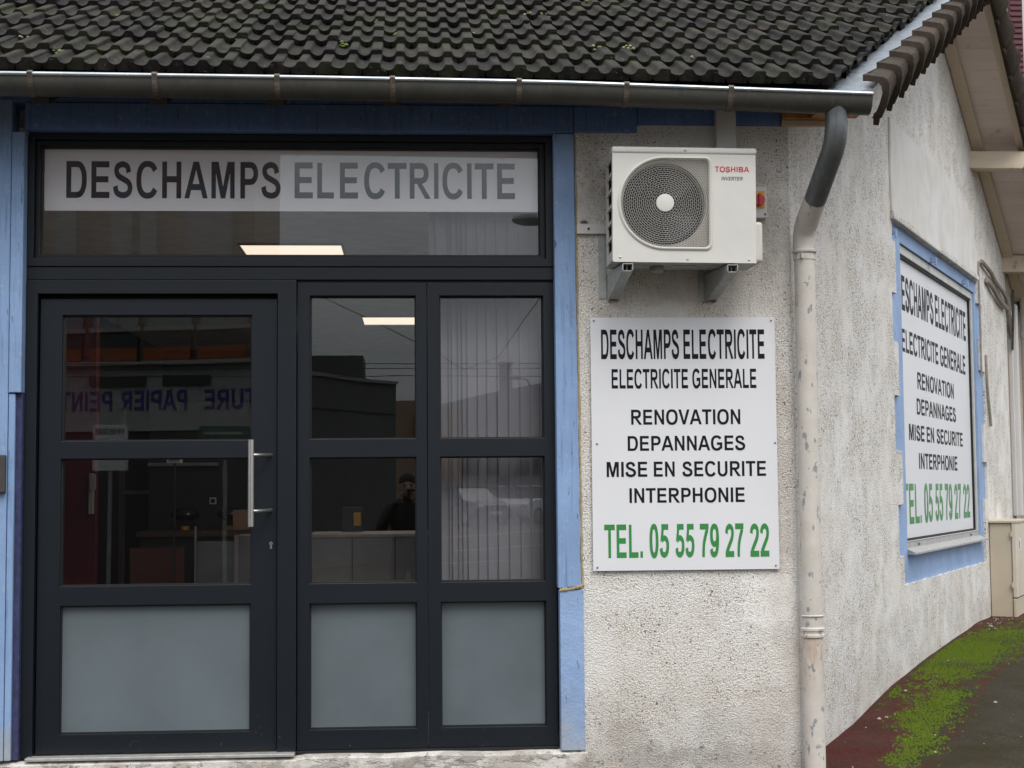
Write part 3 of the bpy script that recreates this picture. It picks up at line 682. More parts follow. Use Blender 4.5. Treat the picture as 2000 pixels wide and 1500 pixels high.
# door
MB().box(-1.795, -.552, .136, .16, 2.10, 2.2195).build('door_light_block', MAT['gasket'], shop); MB().box(-1.795, -1.715, .136, .16, .03, 2.10).build('door_light_block', MAT['gasket'], shop); MB().box(-.665, -.552, .136, .16, .03, 2.10).build('door_light_block', MAT['gasket'], shop)  # strips added behind the door gaps to block light from the room
plate_obj('door_frame', (-1.797, -.549, .026, 2.2195), [(-1.745, -.636, .020, 2.155)], .040, .1355, F, shop)
door = empty('door', (-1.19, .09, .03)); door.parent = shop; door.location = Vector((-1.19, .09, .03))-wloc(shop)
DP = [(-1.637, -.758, 1.468, 2.058), (-1.637, -.758, .796, 1.386), (-1.633, -.761, .121, .707)]
plate_obj('leaf', (-1.738, -.640, .034, 2.134), DP, .070, .135, F, door, .0015)
def panes(par, rects, names):
    for (a, b, c, d), nm in zip(rects, names):
        plate_obj('glazing_bead', (a, b, c, d), [(a+.006, b-.006, c+.006, d-.006)], .088, .130, MAT['gasket'], par, 0)
        if nm == 'f':
            MB().box(a+.004, b-.004, .102, .112, c+.004, d-.004).build('frosted_pane', MAT['frost'], par)
        else: MB().box(a+.004, b-.004, .102, .108, c+.004, d-.004).build('pane', MAT['glass'], par)
panes(door, DP, 'ggf')
hp = MB(); hp.tube([(-.750, -.035, 1.066), (-.750, -.035, 1.466)], .0145, 20); hp.build('pull_handle', MAT['steel'], door, smooth=True)
for z in (1.396, 1.138):
    MB().tube([(-.750, -.035, z), (-.722, -.030, z), (-.700, -.005, z), (-.676, .045, z), (-.668, .072, z)], [.008, .0085, .0085, .009, .010], 12).build('handle_post', MAT['steel'], door, smooth=True)
mb = MB(); mb.tube([(-.667, .060, .985), (-.667, .072, .985)], .0085, 14); mb.box(-.6715, -.6625, .062, .072, .960, .985); mb.build('key_cylinder', MAT['steel'], door)
MB().box(-.6685, -.6655, .0585, .0605, .978, .990).build('keyhole', MAT['black'], door)
MB().box(-1.765, -.552, -.012, .060, .014, .029).build('threshold_strip', MAT['alu'], shop, bevel=.003)
# fixed lights
ROWS = [(1.470, 2.148, 'g'), (.796, 1.384, 'g'), (.123, .704, 'f')]
for (x0, x1, p0, p1) in ((-.545, .0625, -.488, .011), (.0655, .668, .123, .617)):
    fx = empty('fixed_window', ((x0+x1)/2, .09, .03)); fx.parent = shop; fx.location = Vector(((x0+x1)/2, .09, .03))-wloc(shop)
    rs = [(p0, p1, a, b) for a, b, _ in ROWS]
    plate_obj('sash_frame', (x0, x1, .032, 2.208), rs, .058, .135, F, fx, .0015)
    panes(fx, rs, 'ggf')
MB().box(-.547, .668, .066, .13, 2.2085, 2.2213).build('black_gap_seal', MAT['gasket'], shop)
MB().box(-.547, .668, .050, .13, .018, .031).build('bottom_seal', MAT['gasket'], shop)

# ---- side wall with its window
steps_l = [(2.335, 2.75, 2.87), (2.43, 2.42, 2.75), (2.30, 2.12, 2.42), (2.445, 1.785, 2.12), (2.29, 1.445, 1.785), (2.48, 1.118, 1.445), (2.322, .80, 1.118), (2.46, .623, .80)]
steps_r = [(5.58, 2.70, 2.87), (5.78, 2.42, 2.70), (5.66, 2.16, 2.42), (5.84, 1.72, 2.16), (5.70, 1.42, 1.72), (5.80, 1.12, 1.42), (5.66, .80, 1.12), (5.64, .623, .80)]
holes = [(a, 4.0, z0, z1) for a, z0, z1 in steps_l]+[(3.99, b, z0, z1) for b, z0, z1 in steps_r]
WTOP = 5.0
def gable(s):
    y = s*SDV.y
    return (roofz(0, y) if y < YR else ZR-(y-YR)*TP)-.15+(TILT*KX if y < YR else 0)
sw = plate((0, 7.18, -.45, WTOP), holes, 0, .02, TS, .06, .004, gable).build('side_wall', MAT['render_side'], shop, smooth=True, angle=50)
plate((0.02, 7.16, -.45, WTOP-.01), [(2.664, 5.53, .80, 2.78)], .0205, .24, TS, .12, 0, lambda s: gable(s)-.01).build('side_wall_core', MAT['blue_wall'], shop)
# raised smooth panel above the window (an old sign board area), rounded at its upper right corner
pp = [(2.30, 2.915), (5.50, 2.915), (5.50, 3.02), (5.45, 3.18), (5.33, 3.33), (5.15, 3.43), (4.85, 3.49), (2.30, 3.51), (2.285, 3.2)]
mbp = MB(TS); mbp.prism(pp, -.016, .004); mbp.build('smooth_plaster_panel', MAT['plaster_smooth'], shop, bevel=.008, seg=3)
MB(TS).prism([(2.30, 2.872), (5.52, 2.872), (5.52, 2.912), (2.30, 2.912)], -.026, .004).build('drip_edge', MAT['render_side'], shop, bevel=.006)
for s in (2.368, 3.70, 5.00):
    mb = MB(TS); mb.box(s-.018, s+.018, -.012, .02, 2.785, 2.815); mb.box(s-.018, s+.018, -.022, -.010, 2.765, 2.815); mb.build('awning_hook', MAT['blue_wall'], shop)
wn = empty('side_window', SW(4.06, -.05, .80)); wn.parent = shop; wn.location = Vector(SW(4.06, -.05, .80))-wloc(shop)
plate_obj('window_frame', (2.666, 5.528, .875, 2.776), [(2.72, 5.478, .880, 2.722)], .036, .11, MAT['galv'], wn, .002, TS)
MAT['wframe'] = simple('off_white_window_frame', (.52, .52, .50), .5); wn.children[-1].data.materials[0] = MAT['wframe']
plate_obj('glazing_bead', (2.72, 5.478, .880, 2.722), [(2.735, 5.463, .895, 2.707)], .050, .09, MAT['gasket'], wn, 0, TS)
MB(TS).box(2.73, 5.468, .072, .078, .89, 2.712).build('pane', MAT['glass'], wn)
mb = MB(TS); mb.prism([(2.666, .80), (5.528, .80), (5.528, .872), (2.666, .872)], .030, .10); mb.add([(2.640, -.035, .800), (5.555, -.035, .800), (5.555, -.035, .812), (2.640, -.035, .812), (2.666, .030, .838), (5.528, .030, .838), (2.666, .030, .80), (5.528, .030, .80)], [(0, 1, 2, 3), (3, 2, 5, 4), (0, 6, 7, 1), (0, 3, 4, 6), (1, 7, 5, 2)])
mb.build('window_sill', MAT['alu'], wn)
for s in (3.05, 5.1): MB(TS).ball((s, .026, .856), .011, 6).build('sill_screw', MAT['screw'], wn)

# side window sign: printed film on the back of the pane
sg = empty('window_sign', SW(4.06, -.07, .89), 'wide white printed sign filling the blue-framed side window', 'sign')
MB(TS).box(2.73, 5.468, .066, .070, .89, 2.712).build('sign_panel', MAT['film_white'], sg)
def fr(x0, x1, parts): return [(t, x0+(x1-x0)*a, x0+(x1-x0)*b) for t, a, b in parts]
LINES = [(2.375, 2.605, fr(2.76, 5.362, [('DESCHAMPS', 0, .476), ('ELECTRICITE', .503, 1)])),
         (2.103, 2.252, fr(2.87, 5.293, [('ELECTRICITE', 0, .526), ('GENERALE', .558, 1)])),
         (1.885, 1.999, fr(3.355, 4.742, [('RENOVATION', 0, 1)])), (1.711, 1.820, fr(3.310, 4.804, [('DEPANNAGES', 0, 1)])),
         (1.532, 1.638, fr(3.030, 5.079, [('MISE', 0, .254), ('EN', .295, .425), ('SECURITE', .473, 1)])),
         (1.345, 1.452, fr(3.337, 4.811, [('INTERPHONIE', 0, 1)])),
         (.984, 1.246, fr(2.79, 5.326, [('TEL.', 0, .232), ('05', .273, .391), ('55', .430, .545), ('79', .58, .695), ('27', .733, .845), ('22', .885, 1)]))]
for i, (z0, z1, ws) in enumerate(LINES):
    for t, a, b in ws: mb = MB(TS); text(mb, t, a, b, z0, z1, .0650); mb.build('lettering', MAT['ink_green' if i == 6 else 'ink'], sg)

# wall sign
sg = empty('wall_sign', (1.274, -.02, .843), 'flat white board of black service lines with green telephone number, screwed below the fan unit', 'sign')
MB().box(.833, 1.7145, -.0165, -.0125, .8435, 2.0335).build('sign_board', MAT['sign_white'], sg, bevel=.0008)
ROWS2 = [(1.836, 1.976, [('DESCHAMPS', .883, 1.254), ('ELECTRICITE', 1.275, 1.663)]), (1.697, 1.789, [('ELECTRICITE', .931, 1.294), ('GENERALE', 1.315, 1.621)]),
         (1.526, 1.597, [('RENOVATION', 1.021, 1.541)]), (1.403, 1.473, [('DEPANNAGES', 1.003, 1.562)]),
         (1.281, 1.352, [('MISE', .902, 1.094), ('EN', 1.125, 1.224), ('SECURITE', 1.260, 1.659)]), (1.159, 1.228, [('INTERPHONIE', 1.008, 1.555)]),
         (.903, 1.059, [('TEL.', .887, 1.068), ('05', 1.10, 1.192), ('55', 1.222, 1.312), ('79', 1.339, 1.429), ('27', 1.459, 1.546), ('22', 1.577, 1.667)])]
for i, (z0, z1, ws) in enumerate(ROWS2):
    for t, a, b in ws: mb = MB(); text(mb, t, a, b, z0, z1, -.0171, gaps={2: 45} if t == 'ELECTRICITE' and i == 0 else None); mb.build('lettering', MAT['ink_green' if i == 6 else 'ink'], sg)
for x, z in ((.850, 2.018), (1.697, 2.018), (.858, 1.437), (1.705, 1.437), (.853, .860), (1.697, .860)):
    MB().ball((x, -.018, z), .0045, 6).build('screw', MAT['screw'], sg)

# transom sign behind the glass
sg = empty('shop_sign', (-.57, .13, 2.562), 'long white shop name board behind the glass above the door', 'sign')
MB().box(-1.741, .603, .128, .134, 2.5625, 2.857).build('sign_board', MAT['white_board'], sg)
E1 = [(-1.64, -1.544), (-1.523, -1.438), (-1.421, -1.33), (-1.312, -1.214), (-1.191, -1.101), (-1.086, -.976), (-.959, -.849), (-.822, -.738), (-.723, -.631)]
E2_ = [(-.565, -.478), (-.457, -.378), (-.349, -.263), (-.233, -.134), (-.12, -.03), (-.015, .086), (.102, .123), (.142, .24), (.261, .283), (.298, .389), (.406, .492)]
mb = MB(); glyphs(mb, 'DESCHAMPS', E1, 2.623, 2.800, .1272); mb.build('lettering', MAT['ink'], sg)
mb = MB(); glyphs(mb, 'ELECTRICITE', E2_, 2.625, 2.799, .1272); mb.build('lettering', MAT['ink'], sg)

# ------------------------------------------------------------------ roof
E1v = Vector((1, 0, TILT)).normalized(); E2v = Vector((0, math.cos(PITCH), math.sin(PITCH))); E3v = E1v.cross(E2v).normalized()
RO = Vector((0, RY0, RZ0+.021))
VROW = [0, .306, .652, .927, 1.226, 1.531, 1.855, 2.165, 2.475, 2.785, 3.09, 3.40, 3.71]
def RP(u, v, w): return RO+E1v*u+E2v*v+E3v*w
def vx(y, off): return KX+(y+off*SNV.y*-1)*math.tan(ANG)+off*math.cos(ANG)
def vx(y, off): return KX+(y+off*math.sin(ANG))*math.tan(ANG)+off*math.cos(ANG)
# roof deck: a mesh under the tiles, both slopes
mb = MB(); th = .03
def deck(y0, y1, z0, z1):
    a = [(-4.6, y0, z0), (vx(y0, .36), y0, z0+TILT*2), (vx(y1, .36), y1, z1+TILT*2), (-4.6, y1, z1)]
    mb.hexa(a, [(x, y, z-th) for x, y, z in a])
deck(-.36, YR, roofz(0, -.36)-.045, roofz(0, YR)-.045); deck(YR, 7.0, roofz(0, YR)-.045, roofz(0, YR)-.045-(7.0-YR)*TP)
roof = mb.build('roof', MAT['in_dark'], shop)
PROF = [(-.020, .020), (-.002, .016), (.006, .006), (.014, .001), (.024, -.0018), (.030, -.0021), (.036, -.003), (.042, -.0021), (.048, -.001), (.056, .004), (.062, .013), (.066, .024), (.070, .030), (.075, .032), (.097, .032), (.102, .030), (.106, .024), (.110, .013), (.117, .004), (.127, -.001), (.132, -.0021), (.138, -.003), (.144, -.0021), (.149, -.001), (.157, .004), (.163, .013), (.167, .024), (.171, .031), (.177, .034), (.211, .034), (.2165, .031), (.2185, .024), (.2185, .002)]
G, LIFT, TL, TW = .31, .026, .405, .2175
def tile_mesh(name, cut=None, seed=0):
    r = random.Random(seed); vs = []; n = len(PROF)
    rows = [(-.004, .84), (.002, .95), (.009, 1.0), (.10, 1.0), (.22, 1.0), (TL, 1.0)]
    for v, k in rows:
        for i, (u, w) in enumerate(PROF):
            ww = w if w < .008 else .008+(w-.008)*k
            vv = v-.006*(1-min(1, max(0, w/.03))) if v < .01 else v
            ww = ww*.80 if w > .003 else ww
            vs.append((u, vv, ww+.004-v*LIFT/G))
    fs = [(a*n+i, a*n+i+1, (a+1)*n+i+1, (a+1)*n+i) for a in range(len(rows)-1) for i in range(n-1)]
    b = len(vs)                                      # front apron
    for i, (u, w) in enumerate(PROF): vs.append((u, -.004+r.uniform(-.001, .001), (-.012 if w < -.0022 else -.0275)+r.uniform(-.0008, .0008)))
    fs += [(b+i, b+i+1, i+1, i) for i in range(n-1)]
    c = len(vs)                                      # underside lip
    for i, (u, w) in enumerate(PROF): vs.append((u, .035, -.012 if w < -.0022 else -.026))
    fs += [(c+i, c+i+1, b+i+1, b+i) for i in range(n-1)]
    # right side wall of the overlap roll
    e = len(vs); vs += [(.2183, 0, -.0305), (.2183, TL, -.0305-TL*LIFT/G)]; fs.append((e, e+1, (len(rows)-1)*n+n-1, n-1))
    me = bpy.data.meshes.new(name); me.from_pydata(vs, [], fs); bm = bmesh.new(); bm.from_mesh(me)
    if cut:
        bmesh.ops.bisect_plane(bm, geom=bm.verts[:]+bm.edges[:]+bm.faces[:], plane_co=cut[0], plane_no=cut[1], clear_outer=True)
        if len(bm.faces) < 6: bm.free(); return None
        # thickness along the cut edge
        ed = [x for x in bm.edges if x.is_boundary and all(abs((v.co-Vector(cut[0])).dot(Vector(cut[1]).normalized())) < 1e-4 for v in x.verts)]
        ex = bmesh.ops.extrude_edge_only(bm, edges=ed)
        for v in [g for g in ex['geom'] if isinstance(g, bmesh.types.BMVert)]: v.co.z -= .016
    bmesh.ops.recalc_face_normals(bm, faces=bm.faces); bm.to_mesh(me); bm.free()
    me.materials.append(MAT['tile'])
    for p in me.polygons: p.use_smooth = True
    me.set_sharp_from_angle(angle=rad(38)); return me
base_tiles = [tile_mesh('roof_tile', None, k) for k in range(5)]
RM = Matrix((E1v, E2v, E3v)).transposed().to_4x4()
mn_ = random.Random(11); NROW = 13; X0 = -2.75
Cdir = Vector((math.tan(ANG), 1)).normalized()
rest = MB(); count = 0
for k in range(NROW):
    v = VROW[k]; u = X0+(.0 if k % 2 == 0 else 0.0)-mn_.uniform(0, .004)-.0
    while True:
        y = RY0+v*math.cos(PITCH)
        if u > vx(y+.3, .305): break
        if k < 9:
            # cut plane parallel to the verge
            need = u+TW > vx(y-.02, .305)-.02
            if need:
                nrm = Vector((1, -math.tan(ANG)*math.cos(PITCH), 0)).normalized(); me = tile_mesh('roof_tile', ((vx(y, .305)-u, 0, 0), nrm), int(u*1000))
            else: me = mn_.choice(base_tiles)
            if me is None: break
            if u+TW > -2.32-.0*k and True:
                o = bpy.data.objects.new('roof_tile', me); COL.objects.link(o); o.parent = roof
                m = RM.copy(); m.translation = RP(u+mn_.uniform(-.0015, .0015), v+mn_.uniform(-.007, .006), mn_.uniform(-.002, .005))
                m = m @ Matrix.Rotation(mn_.uniform(-.013, .013), 4, 'Z') @ Matrix.Rotation(mn_.uniform(-.012, .010), 4, 'X')
                m.translation -= wloc(roof); o.matrix_local = m; count += 1
            else:
                pass
        else:
            nn = len(PROF)
            if u+TW < vx(y, .305):
                rest.add([tuple(RP(u+a, v+c, w_+.004-c*LIFT/G)) for c in (0, TL) for a, w_ in PROF]+[tuple(RP(u+a, v, -.0145)) for a, w_ in PROF],
                     [(i, i+1, nn+i+1, nn+i) for i in range(nn-1)]+[(2*nn+i, 2*nn+i+1, i+1, i) for i in range(nn-1)])
        u += TW
        if k < 9 and need and u > vx(y+.3, .305)-.01: break
tag(rest.build('upper_roof_tiles', MAT['tile'], roof, smooth=True, angle=38), kind='stuff')
left = MB(); nn = len(PROF)
for k in range(9):
    u = X0-TW*8
    while u+TW < -2.32+.001:
        if u+TW <= -2.32:
            v = VROW[k]
            left.add([tuple(RP(u+a, v+c, w_+.004-c*LIFT/G)) for c in (0, TL) for a, w_ in PROF]+[tuple(RP(u+a, v, -.0145)) for a, w_ in PROF],
                 [(i, i+1, nn+i+1, nn+i) for i in range(nn-1)]+[(2*nn+i, 2*nn+i+1, i+1, i) for i in range(nn-1)])
        u += TW
tag(left.build('far_left_roof_tiles', MAT['tile'], roof, smooth=True, angle=38), kind='stuff')
# zinc flashing between tiles and verge
def VP(s, off, h):
    x, y, _ = SW(s, off, 0); return (x, y, RZ0+(y-RY0)*TP+TILT*2+h)
mb = MB(); n = 34
prof = [(.262, -.040), (.285, -.030), (.31, -.036), (.36, -.034), (.42, -.026), (.462, -.022)]
rr = random.Random(4); m = len(prof)
def s_of(off): return (-.452+off*math.sin(ANG))/math.cos(ANG)
vs = []
for i in range(-1, n+1):
    for o_, h in prof:
        p = VP(s_of(o_)+max(0, i)*(4.2/n), o_, h+rr.uniform(-.0025, .0025))
        vs.append((p[0], p[1], p[2]-.055) if i < 0 else p)
mb.add(vs, [(i*m+j, i*m+j+1, (i+1)*m+j+1, (i+1)*m+j) for i in range(n+1) for j in range(m-1)])
mb.build('verge_flashing', MAT['zinc_new'], roof, smooth=True)
# verge tiles
VG = .297
CS = [(.418, .018), (.44, .021), (.490, .019), (.507, .012), (.515, -.003), (.516, -.04), (.496, -.10), (.466, -.165), (.454, -.172)]
def verge(s0, left=True, cut=False):
    mb = MB(); st = [(0, .020, .019), (.010, .021, .020), (.050, .017, .016), (.062, .006, .004), (.355, -.012, -.012)]
    def P(ds, o_, h, side):
        depth = max(0, -h)
        if side: s = s0+ds+depth*.34; return VP(s, o_, h)
        s = s0-ds-depth*.34; x, y, _ = SW(s, o_-.05, 0); return (x, y, ZR-(y-YR)*TP+h-.07)
    vs = []; n = len(CS)
    for ds, e, hh in st:
        for i, (o_, h) in enumerate(CS): vs.append(P(ds, o_+(e if i > 1 else 0), h+(hh if i < 6 else 0), left))
    for ds in (0, .3):
        for i, (o_, h) in enumerate(CS): vs.append(P(ds, (o_-.014 if i > 2 else o_), h-(.010 if i < 4 else 0), left))
    k = len(st)
    fs = [(a*n+i, a*n+i+1, (a+1)*n+i+1, (a+1)*n+i) for a in range(k-1) for i in range(n-1)]
    fs += [(k*n+i, k*n+i+1, i+1, i) for i in range(n-1)]+[(k*n+i, (k+1)*n+i, (k+1)*n+i+1, k*n+i+1) for i in range(n-1)]
    fs += [(0, (k-1)*n, (k+1)*n, k*n), (n-1, k*n+n-1, (k+1)*n+n-1, (k-1)*n+n-1)]
    mb.add(vs, fs)
    # nib at the lower front corner and nail head
    a = [P(d, o_, h, left) for d, o_, h in ((-.006, .452, -.150), (-.006, .482, -.140), (.035, .480, -.140), (.035, .452, -.150))]
    b = [P(d, o_, h, left) for d, o_, h in ((-.006, .446, -.205), (-.006, .470, -.205), (.035, .468, -.195), (.035, .446, -.195))]
    mb.hexa(a, b)
    c = P(.13, .492, -.095, left); mb.ball((c[0], c[1], c[2]), .007, 4)
    c = P(.055, .482, -.125, left); mb.ball((c[0], c[1], c[2]), .009, 4)
    return mb
for k in range(15):
    if -.235+k*VG < 3.75: verge(-.235+k*VG).build('verge_tile', MAT['verge'], roof, smooth=True, angle=30)
s = 4.25
while s < 8.3:
    verge(s, False).build('verge_tile', MAT['verge'], roof, smooth=True, angle=30); s += VG
# rear slope: soffit boards, rafters, purlins
def RS(s, off, h):
    x, y, _ = SW(s, off, 0); return (x, y, ZR-(y-YR)*TP+h)
y = YR+.02; k = 0
while y < 7.05:
    y1 = y+.098
    def PT(yy, off, h):
        return (vx(yy, off), yy, ZR-(yy-YR)*TP+h)
    a = [PT(y, .06, -.135), PT(y1, .06, -.135), PT(y1, .43, -.135), PT(y, .43, -.135)]; b = [(p[0], p[1], p[2]+.015) for p in a]
    MB().hexa(a, b).build('soffit_board', MAT['plank'], roof); y += .100; k += 1
MB().hexa([PT(YR, .0, -.119), PT(7.1, .0, -.119), PT(7.1, .44, -.119), PT(YR, .44, -.119)], [PT(YR, .0, -.06), PT(7.1, .0, -.06), PT(7.1, .44, -.06), PT(YR, .44, -.06)]).build('rear_slope_deck', MAT['in_dark'], roof)
for nm, o0, o1, h0, h1 in (('barge_board', .335, .425, -.20, -.137), ('wall_rafter', .005, .085, -.185, -.137)):
    a = [RS(3.72, o0, h0), RS(7.75, o0, h0), RS(7.75, o1, h0), RS(3.72, o1, h0)]; b = [RS(3.72, o0, h1), RS(7.75, o0, h1), RS(7.75, o1, h1), RS(3.72, o1, h1)]
    MB().hexa(a, b).build(nm, MAT['beam'] if nm == 'barge_board' else MAT['beam'], roof, bevel=.003)
for s, z0, z1, ln in ((5.46, 3.765, 3.905, .40), (7.10, 3.135, 3.285, .44)):
    x, y, _ = SW(s, 0, 0)
    mb = MB(); mb.add([(x-.2, y-.06, z0), (x+ln, y-.06, z0), (x+ln+.03, y-.06, z0+.05), (x+ln+.03, y-.06, z1), (x-.2, y-.06, z1), (x-.2, y+.06, z0), (x+ln, y+.06, z0), (x+ln+.03, y+.06, z0+.05), (x+ln+.03, y+.06, z1), (x-.2, y+.06, z1)],
        [(0, 1, 2, 3, 4), (9, 8, 7, 6, 5), (0, 5, 6, 1), (1, 6, 7, 2), (2, 7, 8, 3), (3, 8, 9, 4)])
    mb.build('purlin', MAT['beam'], roof, bevel=.006)
# moss and lichen cushions on the tiles
rm = random.Random(9)
def cushion(mb, u, v, w, r):
    c = RP(u, v, w); mb.ball((0, 0, 0), 1, 5); 
    for q in mb.v[-60:]:
        k = r*(1+.35*mn.noise(q*2.3+c*9)); q *= k; q.z *= .7; q += c
spots = [(-1.62, .27), (-1.60, .29), (-.83, .63), (-1.5, 1.25), (-1.54, 1.27), (-1.18, 2.2), (-.32, .57), (-.33, .6), (-.07, .9), (-.075, 1.0), (-.08, 1.25), (-.07, .88), (.13, .03), (.15, .03), (.16, .035), (1.0, 2.0), (.3, 1.9), (-1.9, 2.25), (-1.1, 1.0), (-.6, .33), (-1.35, .31)]
mb = MB()
for u, v in spots: 
    for _ in range(4): cushion(mb, u+rm.uniform(-.015, .015), v+rm.uniform(-.01, .02), rm.uniform(-.012, .004), rm.uniform(.006, .013))
tag(mb.build('roof_moss', MAT['roof_moss'], smooth=True), 'small yellow green moss cushions growing between the roof tiles', 'moss', kind='stuff')
mb = MB()
for u, v in [(.62, 1.52), (.70, 1.52), (.72, 1.53), (.30, .92), (-1.85, .62), (.9, .63), (1.05, .63), (1.33, .36), (-.17, 1.2), (-1.55, 1.8), (.63, 1.54), (1.07, .62)]:
    for _ in range(5): cushion(mb, u+rm.uniform(-.02, .02), v+rm.uniform(-.01, .02), rm.uniform(-.01, .012), rm.uniform(.005, .010))
tag(mb.build('roof_lichen', MAT['roof_lichen'], smooth=True), 'pale crusty lichen tufts dotted over the roof tiles', 'lichen', kind='stuff')

# ------------------------------------------------------------------ gutter and downpipe
gut = empty('gutter', (.1, -.46, 2.95), 'dark weathered zinc half round gutter hung under the lowest tile row', 'gutter')
GR = .066
def gzr(x): return lerp(x, [(-4.6, 3.052), (-1.78, 3.044), (-.46, 3.037), (.6, 3.026), (2.07, 2.985)])
def gsec(x):
    z = gzr(x); out = []
    for k in range(15):
        a = math.pi+math.pi*k/14; out.append((x, -.455+GR*math.cos(a), z-.004+GR*1.18*math.sin(a)))
    return out
mb = MB(); xs = [-4.6+i*(2.062+4.6)/24 for i in range(25)]
vs = [p for x in xs for p in gsec(x)]; n = 15
ins = [(x, y*1.0+(.003 if i < 7 else -.003), z+.003) for x in xs for i, (x_, y, z) in enumerate(gsec(x))]
k = len(vs); mb.add(vs+ins, [(i*n+j, i*n+j+1, (i+1)*n+j+1, (i+1)*n+j) for i in range(24) for j in range(n-1)]+[(k+i*n+j+1, k+i*n+j, k+(i+1)*n+j, k+(i+1)*n+j+1) for i in range(24) for j in range(n-1)])
mb.add(gsec(2.062), [tuple(range(15))])
mb.build('trough', MAT['zinc_dark'], gut, smooth=True, angle=60)
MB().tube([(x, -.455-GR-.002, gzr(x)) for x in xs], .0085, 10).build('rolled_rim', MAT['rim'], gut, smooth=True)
for x in (-1.676, -1.142, -.612, -.108, .451, .930, 1.399):
    x += .02; mb = MB(); w = .012
    sec = gsec(x); c = (x, -.455, gzr(x)); path = [(p[1]+(p[1]-c[1])*.045, p[2]+(p[2]-c[2])*.045) for p in sec]
    path = [(-.455-GR+.016, gzr(x)+.010), (-.455-GR-.004, gzr(x)+.0125), (-.455-GR-.0135, gzr(x)+.004)]+path[1:]
    m = len(path); vs = [(x+dx, a, b) for dx in (-w, w) for a, b in path]+[(x+dx, a*1+(.0025 if a > -.455 else .0025), b+.0025) for dx in (-w, w) for a, b in path]
    mb.add(vs, [(i, i+1, m+i+1, m+i) for i in range(m-1)]+[(2*m+i, 3*m+i, 3*m+i+1, 2*m+i+1) for i in range(m-1)]+[(i, 2*m+i, 2*m+i+1, i+1) for i in range(m-1)]+[(m+i, m+i+1, 3*m+i+1, 3*m+i) for i in range(m-1)])
    mb.build('gutter_strap', MAT['strap'], gut)
dp = empty('downpipe', (1.85, -.06, -.12), 'downpipe with grey zinc swan neck above peeling cream pipe at the shop corner', 'downpipe')
top = [(1.912, -.455, 2.965), (1.912, -.452, 2.93), (1.912, -.450, 2.865)]
MB().tube(top, [.058, .050, .0495], 24).build('outlet', MAT['zinc_pipe'], dp, smooth=True)
bend = [(1.912, -.449, 2.870), (1.912, -.447, 2.83), (1.910, -.435, 2.79), (1.904, -.405, 2.745), (1.872, -.235, 2.575), (1.866, -.20, 2.545)]
MB().tube(bend, [.0515, .0515, .0515, .0515, .0515, .0515], 24).build('zinc_elbow', MAT['zinc_pipe'], dp, smooth=True, angle=60)
MB().tube([(1.876, -.25, 2.592), (1.866, -.20, 2.545), (1.858, -.14, 2.495), (1.854, -.085, 2.45), (1.853, -.064, 2.41), (1.853, -.062, 2.36), (1.853, -.062, 2.335)], [.0495, .0535, .0535, .0535, .0535, .053, .0535], 24).build('painted_elbow', MAT['pipe'], dp, smooth=True, angle=60)
MB().tube([(1.853, -.062, z) for z in (2.42, .60, .53, -.16)], .0485, 24).build('pipe', MAT['pipe'], dp, smooth=True, angle=60)
MB().tube([(1.853, -.062, z) for z in (2.352, 2.347, 2.337, 2.330)], [.052, .058, .058, .051], 24).build('collar', MAT['pipe'], dp, smooth=True)
MB().tube([(1.853, -.062, z) for z in (.632, .628, .622)], [.050, .0545, .051], 24).build('collar', MAT['pipe'], dp, smooth=True)
MB().tube([(1.853, -.062, z) for z in (.575, .570, .560, .555, .545, .540, .530, .525)], [.0505, .0555, .0555, .0515, .0515, .0560, .0560, .050], 24).build('collar', MAT['pipe'], dp, smooth=True)
for z in (2.315,):
    mb = MB(); mb.tube([(1.853, -.062, z-.014), (1.853, -.062, z+.012)], .0515, 24); mb.box(1.822, 1.832, -.130, -.095, z-.012, z+.010); mb.build('pipe_clamp', MAT['pipe'], dp, smooth=True, angle=40)

# ------------------------------------------------------------------ air conditioner
ac = empty('air_conditioner', (1.23, -.23, 2.25), 'cream outdoor fan unit with round grille and red maker name on the front wall', 'air conditioner')
ca, sa = math.cos(rad(-.55)), math.sin(rad(-.55)); AX, AZ = 1.232, 2.515
TA = lambda x, y, z: (AX+(x-AX)*ca-(z-AZ)*sa, y, AZ+(x-AX)*sa+(z-AZ)*ca)
YF, YB = -.345, -.115
X0a, X1a, Z0a, Z1a = .903, 1.563, 2.247, 2.757
hc = (1.143, 2.519); R0 = .205
# front cover as a sheet with an opening (half circle on the left, square with rounded corners on the right)
def opening(R, n=64, rc_=.022):
    pts = []
    for k in range(n//2+1):
        a = rad(90+180*k/(n//2)); pts.append((hc[0]+R*math.cos(a), hc[1]+R*math.sin(a)))
    for cx_, cz_, a0 in ((hc[0]+R-rc_, hc[1]-R+rc_, -90), (hc[0]+R-rc_, hc[1]+R-rc_, 0)):
        for k in range(7):
            a = rad(a0+90*k/6); pts.append((cx_+rc_*math.cos(a), cz_+rc_*math.sin(a)))
    return pts
op = opening(R0)
def dense(P, st=.012):
    out = []
    for i, p in enumerate(P):
        q = P[(i+1) % len(P)]; d = math.hypot(q[0]-p[0], q[1]-p[1]); k = max(1, int(d/st))
        out += [(p[0]+(q[0]-p[0])*j/k, p[1]+(q[1]-p[1])*j/k) for j in range(k)]
    return out
def toouter(p):
    d = (p[0]-hc[0], p[1]-hc[1]); t = 1e9
    for (lo, hi, c, q) in ((X0a, X1a, hc[0], d[0]), (Z0a, Z1a, hc[1], d[1])):
        if q > 1e-9: t = min(t, (hi-c)/q)
        if q < -1e-9: t = min(t, (lo-c)/q)
    return (hc[0]+d[0]*t, hc[1]+d[1]*t)
outp = [toouter(p) for p in op]
corners = [(X0a, Z1a), (X0a, Z0a), (X1a, Z0a), (X1a, Z1a)]
